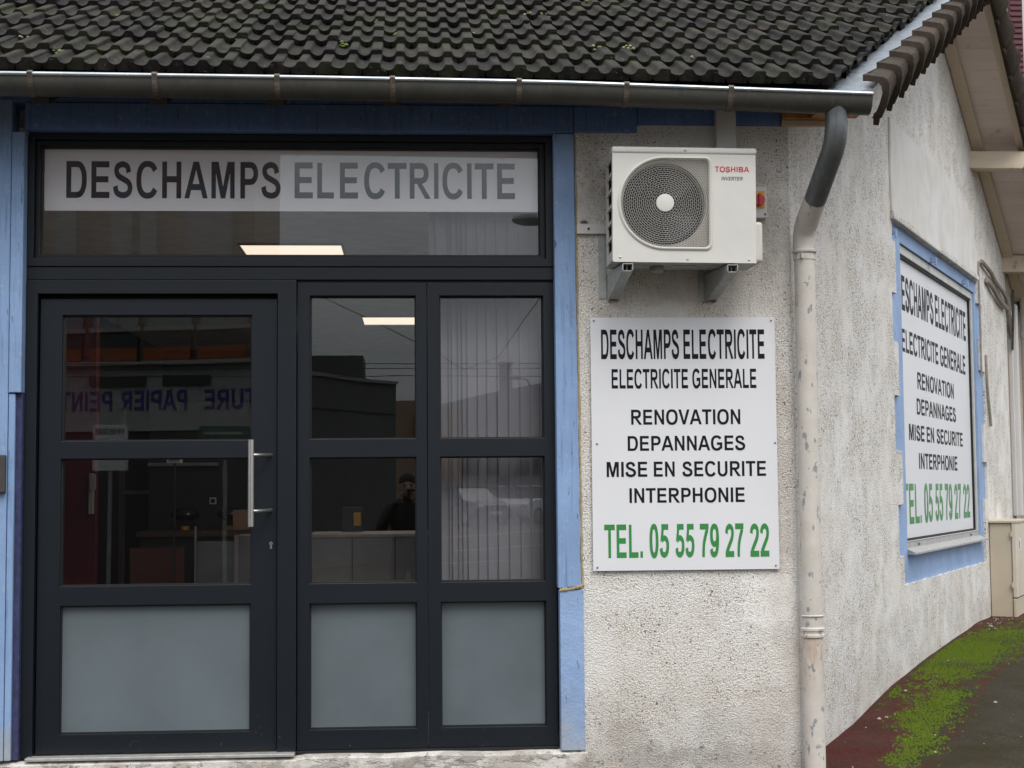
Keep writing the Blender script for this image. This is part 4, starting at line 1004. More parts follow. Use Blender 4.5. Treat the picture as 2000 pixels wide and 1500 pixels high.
mb = MB(TA); n = len(op)
vs = [(p[0], YF, p[1]) for p in op]+[(p[0], YF, p[1]) for p in outp]; fs = []
for i in range(n):
    j = (i+1) % n; a, b = outp[i], outp[j]; f = [i, j, n+j]
    for c in corners:
        if abs(a[0]-b[0]) > 1e-6 and abs(a[1]-b[1]) > 1e-6:
            if (abs(c[0]-a[0]) < 1e-6 or abs(c[1]-a[1]) < 1e-6) and (abs(c[0]-b[0]) < 1e-6 or abs(c[1]-b[1]) < 1e-6): vs.append((c[0], YF, c[1])); f.append(len(vs)-1)
    if abs(b[0]-a[0]) < .2 and abs(a[1]-Z0a) < 1e-6 and abs(b[1]-Z1a) < 1e-6:
        vs += [(X1a, YF, Z0a), (X1a, YF, Z1a)]; f += [len(vs)-1, len(vs)-2]
    f.append(n+i); fs.append(tuple(f))
mb.add(vs, fs)
# inner reveal
mb.add([(p[0], YF, p[1]) for p in op]+[(p[0], YF+.03, p[1]) for p in op], [(i, n+i, n+(i+1) % n, (i+1) % n) for i in range(n)])
# sides of the casing
mb.add([(X0a, YF, Z0a), (X0a, YF, Z1a), (X1a, YF, Z1a), (X1a, YF, Z0a), (X0a, YF+.012, Z0a), (X0a, YF+.012, Z1a), (X1a, YF+.012, Z1a), (X1a, YF+.012, Z0a)], [(0, 4, 5, 1), (1, 5, 6, 2), (2, 6, 7, 3), (3, 7, 4, 0)])
mb.build('front_panel', MAT['ac'], ac, bevel=.006, seg=3)
pl = plate((YF+.012, YB, Z0a, Z1a), [(YF+.035+.0, YB-.03, Z0a+.055+i*.073, Z0a+.112+i*.073) for i in range(6)], X0a+.0, X0a+.01, lambda x, y, z: TA(y, x, z)); pl.build('side_panel', MAT['ac'], ac, bevel=.001)
MB(TA).box(X0a+.02, X0a+.03, YF+.02, YB-.01, Z0a+.02, Z1a-.02).build('heat_exchanger', MAT['ac_dark'], ac)
MB(TA).box(X1a-.01, X1a, YF+.012, YB, Z0a, Z1a).build('side_panel', MAT['ac'], ac, bevel=.001)
MB(TA).box(X0a, X1a, YF+.012, YB, Z0a, Z0a+.01).build('base_pan', MAT['galv'], ac)
MB(TA).box(X0a+.01, X1a-.01, YB-.01, YB, Z0a+.011, Z1a).build('rear_panel', MAT['ac_dark'], ac)
MB(TA).box(X0a-.004, X1a+.004, YF-.006, YB+.004, Z1a-.012, Z1a+.020).build('top_cover', MAT['ac'], ac, bevel=.011, seg=4, smooth=True)
# moulded rim round the grille
mb = MB(TA); o1 = opening(R0+.012, rc_=.03); o2 = opening(R0-.004, rc_=.02)
lay = [(o1, YF), (opening(R0+.009, rc_=.028), YF-.006), (opening(R0+.002, rc_=.024), YF-.007), (o2, YF+.002)]
mb.add([(p[0], yy, p[1]) for l_, yy in lay for p in l_], [(a*n+i, a*n+(i+1) % n, (a+1)*n+(i+1) % n, (a+1)*n+i) for a in range(3) for i in range(n)])
mb.build('grille_rim', MAT['ac'], ac, smooth=True, angle=60)
# inner housing: plate with round throat, dark beyond
mb = MB(TA); NT_ = 64; op2 = dense(opening(R0, NT_)); 
circ = []
for p in op2:
    a = math.atan2(p[1]-hc[1], p[0]-hc[0]); circ.append((hc[0]+.191*math.cos(a), hc[1]+.191*math.sin(a)))
m = len(op2); mb.add([(p[0], YF+.022, p[1]) for p in op2]+[(p[0], YF+.026, p[1]) for p in circ]+[(p[0], YF+.10, p[1]) for p in circ], [(a*m+i, a*m+(i+1) % m, (a+1)*m+(i+1) % m, (a+1)*m+i) for a in range(2) for i in range(m)])
mb.build('fan_shroud', MAT['ac_shade'], ac)
MB(TA).box(hc[0]-.2, hc[0]+.2, YF+.14, YF+.145, hc[1]-.2, hc[1]+.2).build('coil_face', MAT['ac_dark'], ac)
for k in range(3):                                   # fan blades deep in the throat
    mb = MB(TA); a0 = rad(20+120*k); vs = []
    for j in range(6):
        a = a0+rad(70)*j/5
        for r in (.05, .11, .172): vs.append((hc[0]+r*math.cos(a+r*1.5), YF+.06+.045*j/5, hc[1]+r*math.sin(a+r*1.5)))
    mb.add(vs, [(j*3+q, j*3+q+1, j*3+q+4, j*3+q+3) for j in range(5) for q in range(2)]); mb.add([(x, y+.003, z) for x, y, z in vs], [(j*3+q+3, j*3+q+4, j*3+q+1, j*3+q) for j in range(5) for q in range(2)])
    mb.build('fan_blade', MAT['black'], ac, smooth=True)
# guard of concentric rings with staggered ribs
mb = MB(TA); wr = .00052; rin = .0415; pit = .00945; YG = YF-.001
def inopen(x, z, e=.003):
    dx, dz = x-hc[0], z-hc[1]
    if dx <= 0: return math.hypot(dx, dz) < R0-e
    if abs(dz) > R0-e or dx > R0-e: return False
    cx_, cz_ = R0-.022, R0-.022
    if dx > cx_ and abs(dz) > cz_: return math.hypot(dx-cx_, abs(dz)-cz_) < .022-e
    return True
j = 0; r = rin
while r < R0*1.4:
    nseg = max(48, int(r*2*math.pi/.009))
    for k in range(nseg):
        a, b = 2*math.pi*k/nseg, 2*math.pi*(k+1)/nseg; am = (a+b)/2
        if not inopen(hc[0]+r*math.cos(am), hc[1]+r*math.sin(am), .0): continue
        q = []
        for an in (a, b):
            c_, s_ = math.cos(an), math.sin(an); q.append([(hc[0]+(r+dr)*c_, YG+dy, hc[1]+(r+dr)*s_) for dr, dy in ((-wr, 0), (wr, 0), (wr*.5, .003), (-wr*.5, .003))])
        mb.add(q[0]+q[1], [(0, 1, 5, 4), (1, 2, 6, 5), (3, 0, 4, 7)])
    # ribs outwards to the next ring
    nr = [18, 18, 24, 24, 36, 36, 36, 36, 54, 54, 54, 54, 72, 72, 72, 72, 72, 90, 90, 90, 90, 90, 108, 108, 108][min(j, 24)]
    for k in range(nr):
        a = 2*math.pi*(k+(.5 if j % 2 else 0))/nr+.02
        if not inopen(hc[0]+(r+pit/2)*math.cos(a), hc[1]+(r+pit/2)*math.sin(a), .003): continue
        c_, s_ = math.cos(a), math.sin(a); t = .0004; r0, r1 = r+wr, r+pit-wr
        q = [(hc[0]+rr_*c_-s_*t*sg_, YG+dy, hc[1]+rr_*s_+c_*t*sg_) for dy in (.0005, .003) for rr_, sg_ in ((r0, -1), (r1, -1), (r1, 1), (r0, 1))]
        mb.add(q, [(0, 1, 2, 3), (0, 4, 5, 1), (2, 6, 7, 3)])
    r += pit; j += 1
tag(mb.build('fan_guard', MAT['ac'], ac))
MB(TA).tube([(hc[0], YG-.004, hc[1]), (hc[0], YG-.003, hc[1]), (hc[0], YG+.008, hc[1])], [.036, .0400, .0405], 40).build('guard_hub', MAT['ac'], ac, smooth=True)
mb = MB(TA); text(mb, 'TOSHIBA', 1.3725, 1.5315, 2.665, 2.690, YF-.0008); mb.build('lettering', MAT['ink_red'], ac)
mb = MB(TA); text(mb, 'INVERTER', 1.402, 1.500, 2.6265, 2.643, YF-.0008, shear=.22); mb.build('lettering', MAT['ink_grey'], ac)
for x, z in ((.937, 2.268), (1.245, 2.262), (1.527, 2.262), (1.236, 2.762)): MB(TA).ball((x, YF-(.008 if z > 2.7 else .001), z), .0052, 6, (1, .6, 1)).build('screw', MAT['steel'], ac, smooth=True)
MB(TA).box(X1a, X1a+.046, YF+.07, YB-.02, 2.262, 2.452).build('valve_cover', MAT['ac'], ac, bevel=.016, seg=4, smooth=True)
mb = MB(TA); mb.tube([(1.125, -.21, Z0a-.001), (1.125, -.21, Z0a-.022), (1.125, -.21, Z0a-.03)], [.033, .033, .022], 20); mb.build('drain_spout', MAT['in_trim'], ac, smooth=True, angle=40)
for a, b in ((1.0, 1.07), (1.19, 1.30), (1.33, 1.44)): MB(TA).box(a, b, -.26, -.22, Z0a-.004, Z0a).build('pan_rib', MAT['galv'], ac, bevel=.002)
# brackets
for nm, x in (('left', .945), ('right', 1.425)):
    xa = x-.038+(0 if nm == 'left' else 0); br = empty('wall_bracket', (x, -.15, 2.12), 'galvanised steel bracket under the '+('left' if nm == 'left' else 'right')+' end of the fan unit', 'bracket', 'brackets under the fan unit')
    zt = 2.243 if nm == 'left' else 2.238; w = .048
    x0, x1 = x, x+w; sp = -.028 if nm == 'left' else -.042
    # folded sheet: two cheeks, top web; open below
    for xc in (x0, x1-.003):
        MB().hexa([(xc, -.345, zt), (xc+.003, -.345, zt), (xc+.003, -.345, zt-.030), (xc, -.345, zt-.030)], [(xc+sp, -.004, zt), (xc+.003+sp, -.004, zt), (xc+.003+sp, -.004, zt-.135), (xc+sp, -.004, zt-.135)]).build('bracket_cheek', MAT['galv'], br)
    MB().hexa([(x0+.003, -.345, zt), (x1-.003, -.345, zt), (x1-.003, -.345, zt-.003), (x0+.003, -.345, zt-.003)], [(x0+.003+sp, -.004, zt), (x1-.003+sp, -.004, zt), (x1-.003+sp, -.004, zt-.003), (x0+.003+sp, -.004, zt-.003)]).build('bracket_web', MAT['galv'], br)
    MB().hexa([(x0+.003, -.335, zt-.031), (x1-.003, -.335, zt-.031), (x1-.003, -.335, zt-.034), (x0+.003, -.335, zt-.034)], [(x0+.003+sp*.87, -.05, zt-.122), (x1-.003+sp*.87, -.05, zt-.122), (x1-.003+sp*.87, -.05, zt-.125), (x0+.003+sp*.87, -.05, zt-.125)]).build('lower_web', MAT['galv'], br)
    MB().box(x0-.060+sp*.3, x0-.004+sp, -.006, -.001, zt-.118, zt+.19).build('wall_plate', MAT['galv'], br)
    MB().box(x1+.002+sp, x1+.006+sp, -.05, -.001, zt-.13, zt+.05).build('wall_flange', MAT['galv'], br)
    MB().tube([(x+w/2, -.31, zt-.028), (x+w/2, -.31, zt+.004)], .004, 8).build('bolt', MAT['steel'], br)
    MB().tube([(x+w/2, -.31, zt+.002), (x+w/2, -.31, zt+.0045)], .018, 14).build('rubber_washer', MAT['black'], br)
tag(MB().box(.775, 1.60, -.022, -.001, 2.432, 2.479).build('mounting_rail', MAT['duct'], bevel=.002), 'pale horizontal mounting rail on the wall behind the fan unit', 'rail')
mr = bpy.data.objects['mounting_rail']; MB().ball((.830, -.023, 2.456), .006, 6).build('rail_bolt', MAT['black'], mr); MB().tube([(.795, -.004, 2.492), (.812, -.012, 2.494), (.822, -.006, 2.490)], .006, 8).build('rail_plug', MAT['screw'], mr)
tag(MB().box(1.443, 1.538, -.060, -.001, 2.50, 3.045).build('cable_duct', MAT['duct'], bevel=.003), 'wide white plastic duct rising from behind the fan unit to the eaves', 'cable duct')
sw_ = empty('isolator_switch', (1.63, -.03, 2.50), 'small red and yellow rotary isolator switch beside the fan unit', 'switch')
MB().box(1.585, 1.682, -.050, -.001, 2.505, 2.655).build('switch_box', MAT['duct'], sw_, bevel=.004)
MB().box(1.600, 1.670, -.056, -.0505, 2.552, 2.634).build('yellow_plate', MAT['yellow'], sw_, bevel=.003)
MB().tube([(1.640, -.057, 2.588), (1.640, -.078, 2.588)], [.029, .026], 24).build('red_knob', MAT['red'], sw_, smooth=True, angle=40)
MB().box(1.634, 1.646, -.090, -.078, 2.560, 2.618).build('knob_grip', MAT['red'], sw_, bevel=.003)
MB().ball((1.672, -.052, 2.523), .006, 6).build('box_screw', MAT['screw'], sw_)

# intercom
ic = empty('intercom', (-1.95, -.03, 1.23), 'dark grey intercom plate with a pale name slot on the left blue post', 'intercom')
MB().box(-2.03, -1.861, -.045, -.016, 1.23, 1.404).build('intercom_plate', MAT['strap'], ic, bevel=.006, seg=3); ic.children[0].data.materials[0] = simple('grey_brown_intercom_plate', (.07, .062, .058), .5, .3)
MB().box(-1.93, -1.884, -.048, -.0455, 1.265, 1.330).build('name_slot', MAT['duct'], ic)

# ------------------------------------------------------------------ at the far end of the side wall
cb = empty('electrical_cabinet', SW(6.2, .1, .17), 'beige plastic electricity cabinet standing against the end of the side wall', 'electrical cabinet')
MB(lambda x, y, z: SW(x, -y, z)).box(5.80, 6.62, -.175, -.004, .13, .925).build('cabinet_body', MAT['cream'], cb, bevel=.006)
MB(lambda x, y, z: SW(x, -y, z)).box(5.785, 6.64, -.215, -.178, .33, .945).build('cabinet_door', MAT['cream2'], cb, bevel=.008)
MB(lambda x, y, z: SW(x, -y, z)).box(5.785, 6.64, -.205, -.178, .13, .322).build('cabinet_base', MAT['cream'], cb, bevel=.006)
MB(lambda x, y, z: SW(x, -y, z)).box(5.78, 6.65, -.222, .0, .928, .948).build('cabinet_lid', MAT['cream'], cb, bevel=.004)
for z in (.84, .43):
    MB(lambda x, y, z: SW(x, -y, z)).tube([(5.782, -.176, z-.02), (5.782, -.176, z+.02)], .010, 8).build('hinge', MAT['cream'], cb)
MB(lambda x, y, z: SW(x, -y, z)).box(5.90, 6.05, -.2175, -.215, .70, .80).build('notice_plate', MAT['white_sign'], cb)
MB(lambda x, y, z: SW(x, -y, z)).box(5.93, 5.96, -.2185, -.2176, .72, .78).build('notice_mark', MAT['green_sign'], cb)
nb = empty('neighbour_building', SW(10, -.2, 0), 'beige rendered neighbouring building joined to the far end of the shop', 'building')
plate((7.23, 14, -.3, 3.45), [], -.0, .3, TS).build('wall', MAT['neighbour'], nb)
ct = empty('cable_trunking', SW(7.28, .05, .9), 'pair of white vertical cable trunkings at the end of the side wall', 'cable trunking')
MB(TS).box(7.235, 7.31, -.035, -.001, .96, 2.80).build('trunking_channel', MAT['duct'], ct, bevel=.003)
MB(TS).box(7.315, 7.43, -.065, -.001, .96, 2.87).build('trunking_channel', MAT['duct'], ct, bevel=.003)
MB(TS).box(7.192, 7.232, .01, .03, .2, 3.2).build('shadow_gap', MAT['black'], nb)
fp = empty('far_downpipe', SW(7.75, .1, .3), 'off white downpipe with a collar beside the cable trunking', 'downpipe')
MB(TS).tube([(7.74, -.10, .3), (7.74, -.10, 3.3)], .055, 16).build('pipe', MAT['duct'], fp, smooth=True)
MB(TS).tube([(7.74, -.10, 2.60), (7.74, -.10, 2.66)], .063, 16).build('collar', MAT['duct'], fp, smooth=True, angle=40)
def cab(name, pts, r, mat, label):
    P = [Vector(SW(s, o_, z)) for s, o_, z in pts]; Q = []
    for i in range(len(P)-1):
        a, b, c, d = P[max(i-1, 0)], P[i], P[i+1], P[min(i+2, len(P)-1)]
        for k in range(4):
            t = k/4; Q.append(.5*((2*b)+(c-a)*t+(2*a-5*b+4*c-d)*t*t+(3*b-a-3*c+d)*t**3))
    Q.append(P[-1]); return tag(MB().tube([tuple(q) for q in Q], r, 7).build(name, mat, smooth=True), label, 'cable')
cab('thin_cable', [(5.60, .012, 2.10), (5.60, .012, 2.42), (5.60, .012, 2.97), (5.68, .014, 3.045), (5.80, .014, 3.05), (6.1, .016, 3.02)], .008, MAT['cable'], 'thin dusty cable rising beside the side window and bending right')
cab('bundled_cable', [(5.72, .02, 3.055), (6.1, .03, 3.02), (6.45, .02, 2.975), (6.9, .03, 2.91), (7.1, .02, 2.84), (7.2, .03, 2.7), (7.24, .03, 2.55)], .018, MAT['cable'], 'thick dusty cable bundle running right towards the white trunking, upper of two')
cab('sheathed_cable', [(5.95, .02, 2.93), (6.2, .03, 2.90), (6.6, .03, 2.83), (7.0, .03, 2.80)], .022, MAT['cable'], 'short pale sheathed cable lying just under the cable bundle')
cab('dark_cable', [(7.14, .05, 2.95), (7.16, .06, 2.8), (7.20, .05, 2.6), (7.22, .04, 2.45), (7.26, .05, 2.75), (7.3, .05, 3.0)], .009, MAT['cable_dark'], 'dark looped cable hanging behind the end of the side wall')
cab('hanging_cable', [(5.86, .008, 2.30), (5.87, .012, 2.08), (5.91, .016, 1.9), (5.97, .018, 1.72)], .012, MAT['cable'], 'loose cut cable end hanging right of the side window')

fb = empty('background_house', (13.4, 25, 6), 'distant white house wall with a tall maroon shutter at the top right', 'building')
MB().box(12.2, 22, 25.0, 25.5, -1, 16).build('wall', MAT['far_white'], fb)
MB().box(12.98, 13.27, 24.90, 24.998, 9.9, 13.2).build('shutter', MAT['maroon'], fb)
shp = fb.children[-1]
for k in range(26): MB().hexa([(13.0, 24.87, 9.95+k*.125), (13.25, 24.87, 9.95+k*.125), (13.25, 24.899, 9.93+k*.125), (13.0, 24.899, 9.93+k*.125)], [(13.0, 24.87, 9.99+k*.125), (13.25, 24.87, 9.99+k*.125), (13.25, 24.899, 10.02+k*.125), (13.0, 24.899, 10.02+k*.125)]).build('slat', MAT['maroon'], shp)

# ------------------------------------------------------------------ inside the shop
rm_ = empty('interior_shell', (-.4, 4, 0)); rm_.parent = shop; rm_.location = Vector((-.4, 4, 0))-wloc(shop)
MB().box(-2.6, 1.5, 8.9, 9.0, 0, 2.8).build('back_wall', MAT['in_wall'], rm_); MB().box(-2.7, -2.6, .3, 9, 0, 2.8).build('inner_wall', MAT['in_wall'], rm_)
MB().box(1.5, 1.6, .26, 9, 0, 2.8).build('inner_wall', MAT['in_wall'], rm_); MB().box(-2.7, 1.6, .26, 9, -.04, .0).build('floor', MAT['in_floor'], rm_)
MB().box(-2.7, 1.6, .15, 9, 2.705, 2.75).build('ceiling', MAT['in_ceiling'], rm_)
for x0, y0, lb in ((-1.03, 1.95, 'lit square ceiling light panel nearer the shop door'), (-.43, 5.76, 'lit square ceiling light panel deeper inside the shop')):
    cl = empty('ceiling_light', (x0+.3, y0+.3, 2.70), lb, 'ceiling light', 'ceiling light panels')
    wd = .6 if x0 < -1 else .44
    plate_obj('light_frame', (x0-.012, x0+wd+.012, y0-.012, y0+.612), [(x0, x0+wd, y0, y0+.6)], 2.690, 2.7045, MAT['in_trim'], cl, 0, lambda x, y, z: (x, z, y))
    MB().box(x0, x0+wd, y0, y0+.6, 2.696, 2.704).build('diffuser', MAT['lit'], cl)
    al_ = bpy.data.lights.new('panel_light', 'AREA'); al_.energy = 4.5; al_.shape = 'SQUARE'; al_.size = .5; al_.color = (1, .88, .72)
    lo_ = bpy.data.objects.new('panel_light', al_); COL.objects.link(lo_); lo_.parent = cl; lo_.location = (0, 0, -.012)
def thing(name, parts, label, cat, loc):
    e = empty(name, loc, label, cat)
    for nm, m, f in parts:
        mb = MB(); f(mb); mb.build(nm, m, e, bevel=.002)
    return e
pw = MB().box(-2.5, -1.974, 2.5, 2.6, 0, 2.7).build('red_partition', MAT['in_red'], rm_)
thing('wall_handset', [('handset', MAT['in_trim'], lambda m: m.box(-2.0, -1.976, 2.44, 2.499, 1.10, 1.35)), ('earpiece', MAT['in_trim'], lambda m: m.box(-1.99, -1.955, 2.42, 2.4385, 1.25, 1.34))], 'cream door phone handset on the red partition inside the shop', 'handset', (-1.98, 2.47, 1.1))
thing('workbench', [('worktop', MAT['in_wood'], lambda m: m.box(-1.97, -.95, 3.9, 4.5, .915, .955)), ('cupboard', MAT['in_dark'], lambda m: m.box(-1.95, -.97, 3.95, 4.48, 0, .913)), ('shelf_light', MAT['in_trim'], lambda m: m.box(-1.97, -1.45, 4.36, 4.40, 1.425, 1.45)), ('display_board', MAT['in_dark'], lambda m: m.box(-1.97, -.97, 4.42, 4.46, .957, 1.9))], 'dark workbench with a brown top and shelf light behind the door glass', 'workbench', (-1.46, 4.2, 0))
for x, lb in ((-1.66, 'dark glass lamp with a small gold base on the workbench, nearer the red partition'), (-1.33, 'dark glass lamp with a small gold base on the workbench, farther from the red partition')):
    e = empty('table_lamp', (x, 4.15, .957), lb, 'lamp', 'glass lamps on the workbench')
    MB().tube([(x, 4.15, .957), (x, 4.15, .985)], .03, 12).build('lamp_base', MAT['yellow'], e); MB().ball((x, 4.15, 1.07), .085, 8, (1.2, 1, .6)).build('glass_shade', MAT['a_dark'], e, smooth=True)
e = empty('poster_board', (-1.67, 3, .3), 'orange brown poster board with red lettering low behind the door glass', 'poster')
MB().box(-1.845, -1.496, 2.99, 3.0, .25, .871).build('board', MAT['in_poster'], e)
thing('display_cabinet', [('cabinet_side', MAT['in_white'], lambda m: m.box(-1.056, -.70, 2.0, 2.4, 0, .97)), ('edge_trim', MAT['in_trim'], lambda m: m.box(-1.058, -1.033, 1.985, 1.999, 0, .975))], 'grey cabinet with a pale edge just inside the shop door', 'cabinet', (-.9, 2.2, 0))
thing('picture_frame', [('frame_rail', MAT['in_trim'], lambda m: m.box(-1.46, -1.02, 3.30, 3.32, .58, .595)), ('frame_stile', MAT['in_trim'], lambda m: m.box(-1.475, -1.462, 3.30, 3.32, .58, 1.0)), ('picture_panel', MAT['a_pane'], lambda m: m.box(-1.458, -1.02, 3.305, 3.315, .597, .90))], 'pale edged framed panel standing beside the poster board', 'picture', (-1.25, 3.3, .5))
thing('carton', [('carton_body', MAT['tan_wall'], lambda m: m.box(-1.30, -1.08, 4.0, 4.2, .957, 1.10)), ('carton_tape', MAT['in_trim'], lambda m: m.box(-1.21, -1.17, 3.995, 4.0, .96, 1.10))], 'small brown carton on the workbench behind the door', 'box', (-1.2, 4.1, .957))
thing('socket_box', [('box_body', MAT['white_sign'], lambda m: m.box(-1.52, -1.47, 4.40, 4.42, 1.14, 1.19)), ('socket_face', MAT['black'], lambda m: m.box(-1.51, -1.48, 4.395, 4.399, 1.15, 1.18))], 'white wall socket above the workbench behind the door glass', 'socket', (-1.5, 4.4, 1.14))
thing('side_shelf', [('shelf_post', MAT['a_wall'], lambda m: m.box(-2.30, -2.26, 5.0, 5.04, 0, 1.9)), ('shelf_board', MAT['b_trim'], lambda m: m.box(-2.26, -1.9, 5.0, 5.3, 1.22, 1.25)), ('shelf_board', MAT['b_trim'], lambda m: m.box(-2.26, -1.9, 5.0, 5.3, 1.60, 1.63))], 'grey metal shelving between the red partition and the workbench', 'shelving', (-2.1, 5.1, 0))
thing('leaflet_stand', [('stand_tray', MAT['white_sign'], lambda m: m.box(-1.60, -1.50, 2.9, 2.92, 1.42, 1.53)), ('leaflet', MAT['a_pane'], lambda m: m.box(-1.585, -1.515, 2.89, 2.899, 1.43, 1.50)), ('stand_rod', MAT['in_dark'], lambda m: m.box(-1.555, -1.545, 2.91, 2.93, 0, 1.42))], 'white leaflet stand inside the door, showing near the top of the lower glass', 'stand', (-1.55, 2.9, 0))
ctr = empty('reception_counter', (-.1, 1.7, 0), 'pale reception counter with a dark top behind the middle window', 'counter')
for k in range(5): MB().box(-.585+k*.24, -.349+k*.24, 1.5, 1.515, 0, .968).build('front_panel', MAT['in_white'], ctr, bevel=.002)
MB().box(-.60, .64, 1.49, 2.2, .969, .985).build('counter_top', MAT['in_trim'], ctr); MB().box(-.585, .62, 1.516, 2.18, 0, .968).build('counter_body', MAT['in_dark'], ctr)
thing('dark_case', [('case', MAT['black'], lambda m: m.box(-.43, -.31, 2.05, 2.17, .985, 1.13)), ('yellow_label', MAT['yellow'], lambda m: m.box(-.36, -.318, 2.045, 2.049, 1.02, 1.10))], 'small black case with a yellow label on the reception counter', 'box', (-.37, 2.1, .985))
bl = empty('vertical_blind', (.37, .24, .04), 'grey vertical fabric blind half closed behind the right hand panes', 'blind')
MB().box(.05, .66, .21, .25, 2.62, 2.66).build('head_rail', MAT['in_trim'], bl)
bx = [.075, .108, .17, .185, .215, .235, .26, .31, .355, .405, .46, .515, .565, .61, .65]
for i, x in enumerate(bx):
    w = (bx[i+1]-x if i+1 < len(bx) else .04)*(1.05 if i % 4 else .97); d = .010
    MB().hexa([(x, .225-d*.4, .05), (x+w, .225+d, .05), (x+w, .2275+d, .05), (x, .2275-d*.4, .05)], [(x, .225-d*.4, 2.62), (x+w, .225+d, 2.62), (x+w, .2275+d, 2.62), (x, .2275-d*.4, 2.62)]).build('blind_slat', MAT['blind'], bl)

# ------------------------------------------------------------------ across the street (seen mirrored in the glass)
A = empty('paint_shop_building', (-6, -20, -.3), 'beige building with orange blinds above a long grey shop fascia, reflected in the door', 'building')
ra = rad(-13); 
TA2 = lambda x, y, z: (-2.37+(x+2.37)*math.cos(ra)+(y+19)*math.sin(ra), -19-(x+2.37)*math.sin(ra)*-1+(y+19), z)
def TA2(x, y, z): 
    d = x+2.37; e = y+19
    return (-2.37+d*math.cos(ra)-e*math.sin(ra), -19-d*math.sin(ra)+e*math.cos(ra), z) if False else (-2.37+d, -19+d*.24+e, z)
MB(TA2).box(-14, -2.72, -24, -19, -.4, 9).build('wall', MAT['a_wall'], A)
MB(TA2).box(-14, -1.9, -19, -18.8, 2.30, 3.42).build('fascia', MAT['a_band'], A)
MB(TA2).box(-14, -1.9, -18.8, -18.62, 3.43, 3.50).build('cornice', MAT['in_trim'], A)
MB(TA2).box(-14, -2.6, -18.98, -18.9, -.3, 2.28).build('shop_window', MAT['a_dark'], A)
mb = MB(lambda x, y, z: TA2(-x, y, z))
for t, a, b in (('PEINTURE', 1.86, 3.56), ('PAPIER', 3.88, 5.05), ('PEINTURE', 5.2, 6.8)): mb = MB(lambda x, y, z: TA2(-x, y, z)); text(mb, t, a, b, 2.66, 3.00, -18.79, flip=-1); mb.build('lettering', MAT['a_blue'], A)
for x in (-7.6, -6.6, -5.62, -4.66, -3.70):
    w = MB(TA2).box(x, x+.84, -18.99, -18.9, 2.0+1.5, 4.0).build('window', MAT['a_dark'], A); 
    MB(TA2).box(x, x+.84, -18.89, -18.84, 3.53, 3.75).build('blind', MAT['a_awn'], w)
    w = MB(TA2).box(x+.05, x+.85, -18.99, -18.93, 4.12, 5.1).build('window', MAT['a_pane'], A); MB(TA2).box(x, x+.9, -18.92, -18.85, 4.03, 4.11).build('sill', MAT['in_trim'], w); MB(TA2).box(x+.42, x+.47, -18.92, -18.89, 4.12, 5.1).build('mullion', MAT['in_trim'], w)
for x, w_, z0, z1 in ((-6.3, .4, 5.3, 6.6), (-5.27, .38, 5.27, 6.6), (-4.76, .30, 5.3, 6.6), (-3.95, .85, 5.2, 6.6)):
    w = MB(TA2).box(x, x+w_, -18.99, -18.93, z0, z1).build('window', MAT['a_pane'], A); MB(TA2).box(x-.03, x+w_+.03, -18.92, -18.86, z0-.07, z0-.01).build('sill', MAT['in_trim'], w)
for x, w_ in ((-5.6, 1.0), (-4.3, .85)): MB(TA2).box(x, x+w_, -18.79, -18.75, 3.08, 3.25).build('vent_window', MAT['a_dark'], A)
B = empty('grey_hall', (-1.3, -24, -.3), 'low dark grey hall with a pale sloping roof edge, reflected in the middle window', 'building')
def wallrun(name, p0, p1, z0, zt0, zt1, th, mat, par):
    a = Vector((*p0, 0)); b = Vector((*p1, 0)); nrm = (b-a).cross(Vector((0, 0, 1))).normalized()*th
    mb = MB(); q = [(a.x, a.y, z0), (b.x, b.y, z0), (b.x, b.y, zt1), (a.x, a.y, zt0)]; mb.hexa(q, [(x-nrm.x, y-nrm.y, z) for x, y, z in q]); return mb.build(name, mat, par)
wallrun('wall', (-2.55, -21.8), (-.38, -25.6), -.5, 3.52, 3.50, -.3, MAT['b_wall'], B); wallrun('wall', (-.38, -25.6), (-3, -34), -.5, 3.5, 3.5, -.3, MAT['b_wall'], B)
wallrun('roof_edge', (-2.57, -21.72), (-.33, -25.56), 3.5, 3.58, 3.56, -.3, MAT['b_trim'], B); wallrun('cladding_joint', (-2.55, -21.78), (-.39, -25.58), 2.88, 2.90, 2.90, .02, MAT['a_dark'], B)
MB().box(-9, -1.24, -32, -30, -.3, 4.52).build('rear_block', MAT['b_wall'], B)
Dh = empty('tan_houses', (1, -62, 0), 'row of far tan houses reflected beside the grey hall', 'building')
for x0, x1, z1 in ((-1.6, .8, 5.2), (.8, 2.0, 4.9), (.5, 1.2, 6.0)): MB().box(x0, x1, -64-x1*.1, -60-x1*.2, -.2, z1).build('wall', MAT['tan_wall'], Dh)
MB().box(-.05, .35, -59.9, -59.84, 3.6, 4.6).build('window', MAT['a_awn'], Dh)
Ch = empty('grey_warehouse', (8, -84, 0), 'pale grey warehouse with a sloping roof and tall chimney, reflected in the right hand window', 'building')
MB().prism([(.0, -.2), (18, -.2), (18, 8.0), (9, 7.9), (4.8, 7.05), (.0, 5.9)], -92, -82).build('roof', MAT['c_roof'], Ch)
MB().prism([(.0, -.2), (18, -.2), (18, 6.2), (7, 5.45), (.0, 4.0)], -81.9, -80).build('wall', MAT['c_wall'], Ch)
MB().box(4.86, 5.54, -80, -79.2, 2, 8.47).build('chimney', MAT['c_roof'], Ch); MB().box(4.80, 5.60, -80.05, -79.1, 8.40, 8.55).build('chimney_cap', MAT['c_wall'], Ch)
for k in range(9): MB().box(.6+k*1.75, 1.9+k*1.75, -79.98, -79.9, 2.1, 3.3).build('window', MAT['a_dark'], Ch)
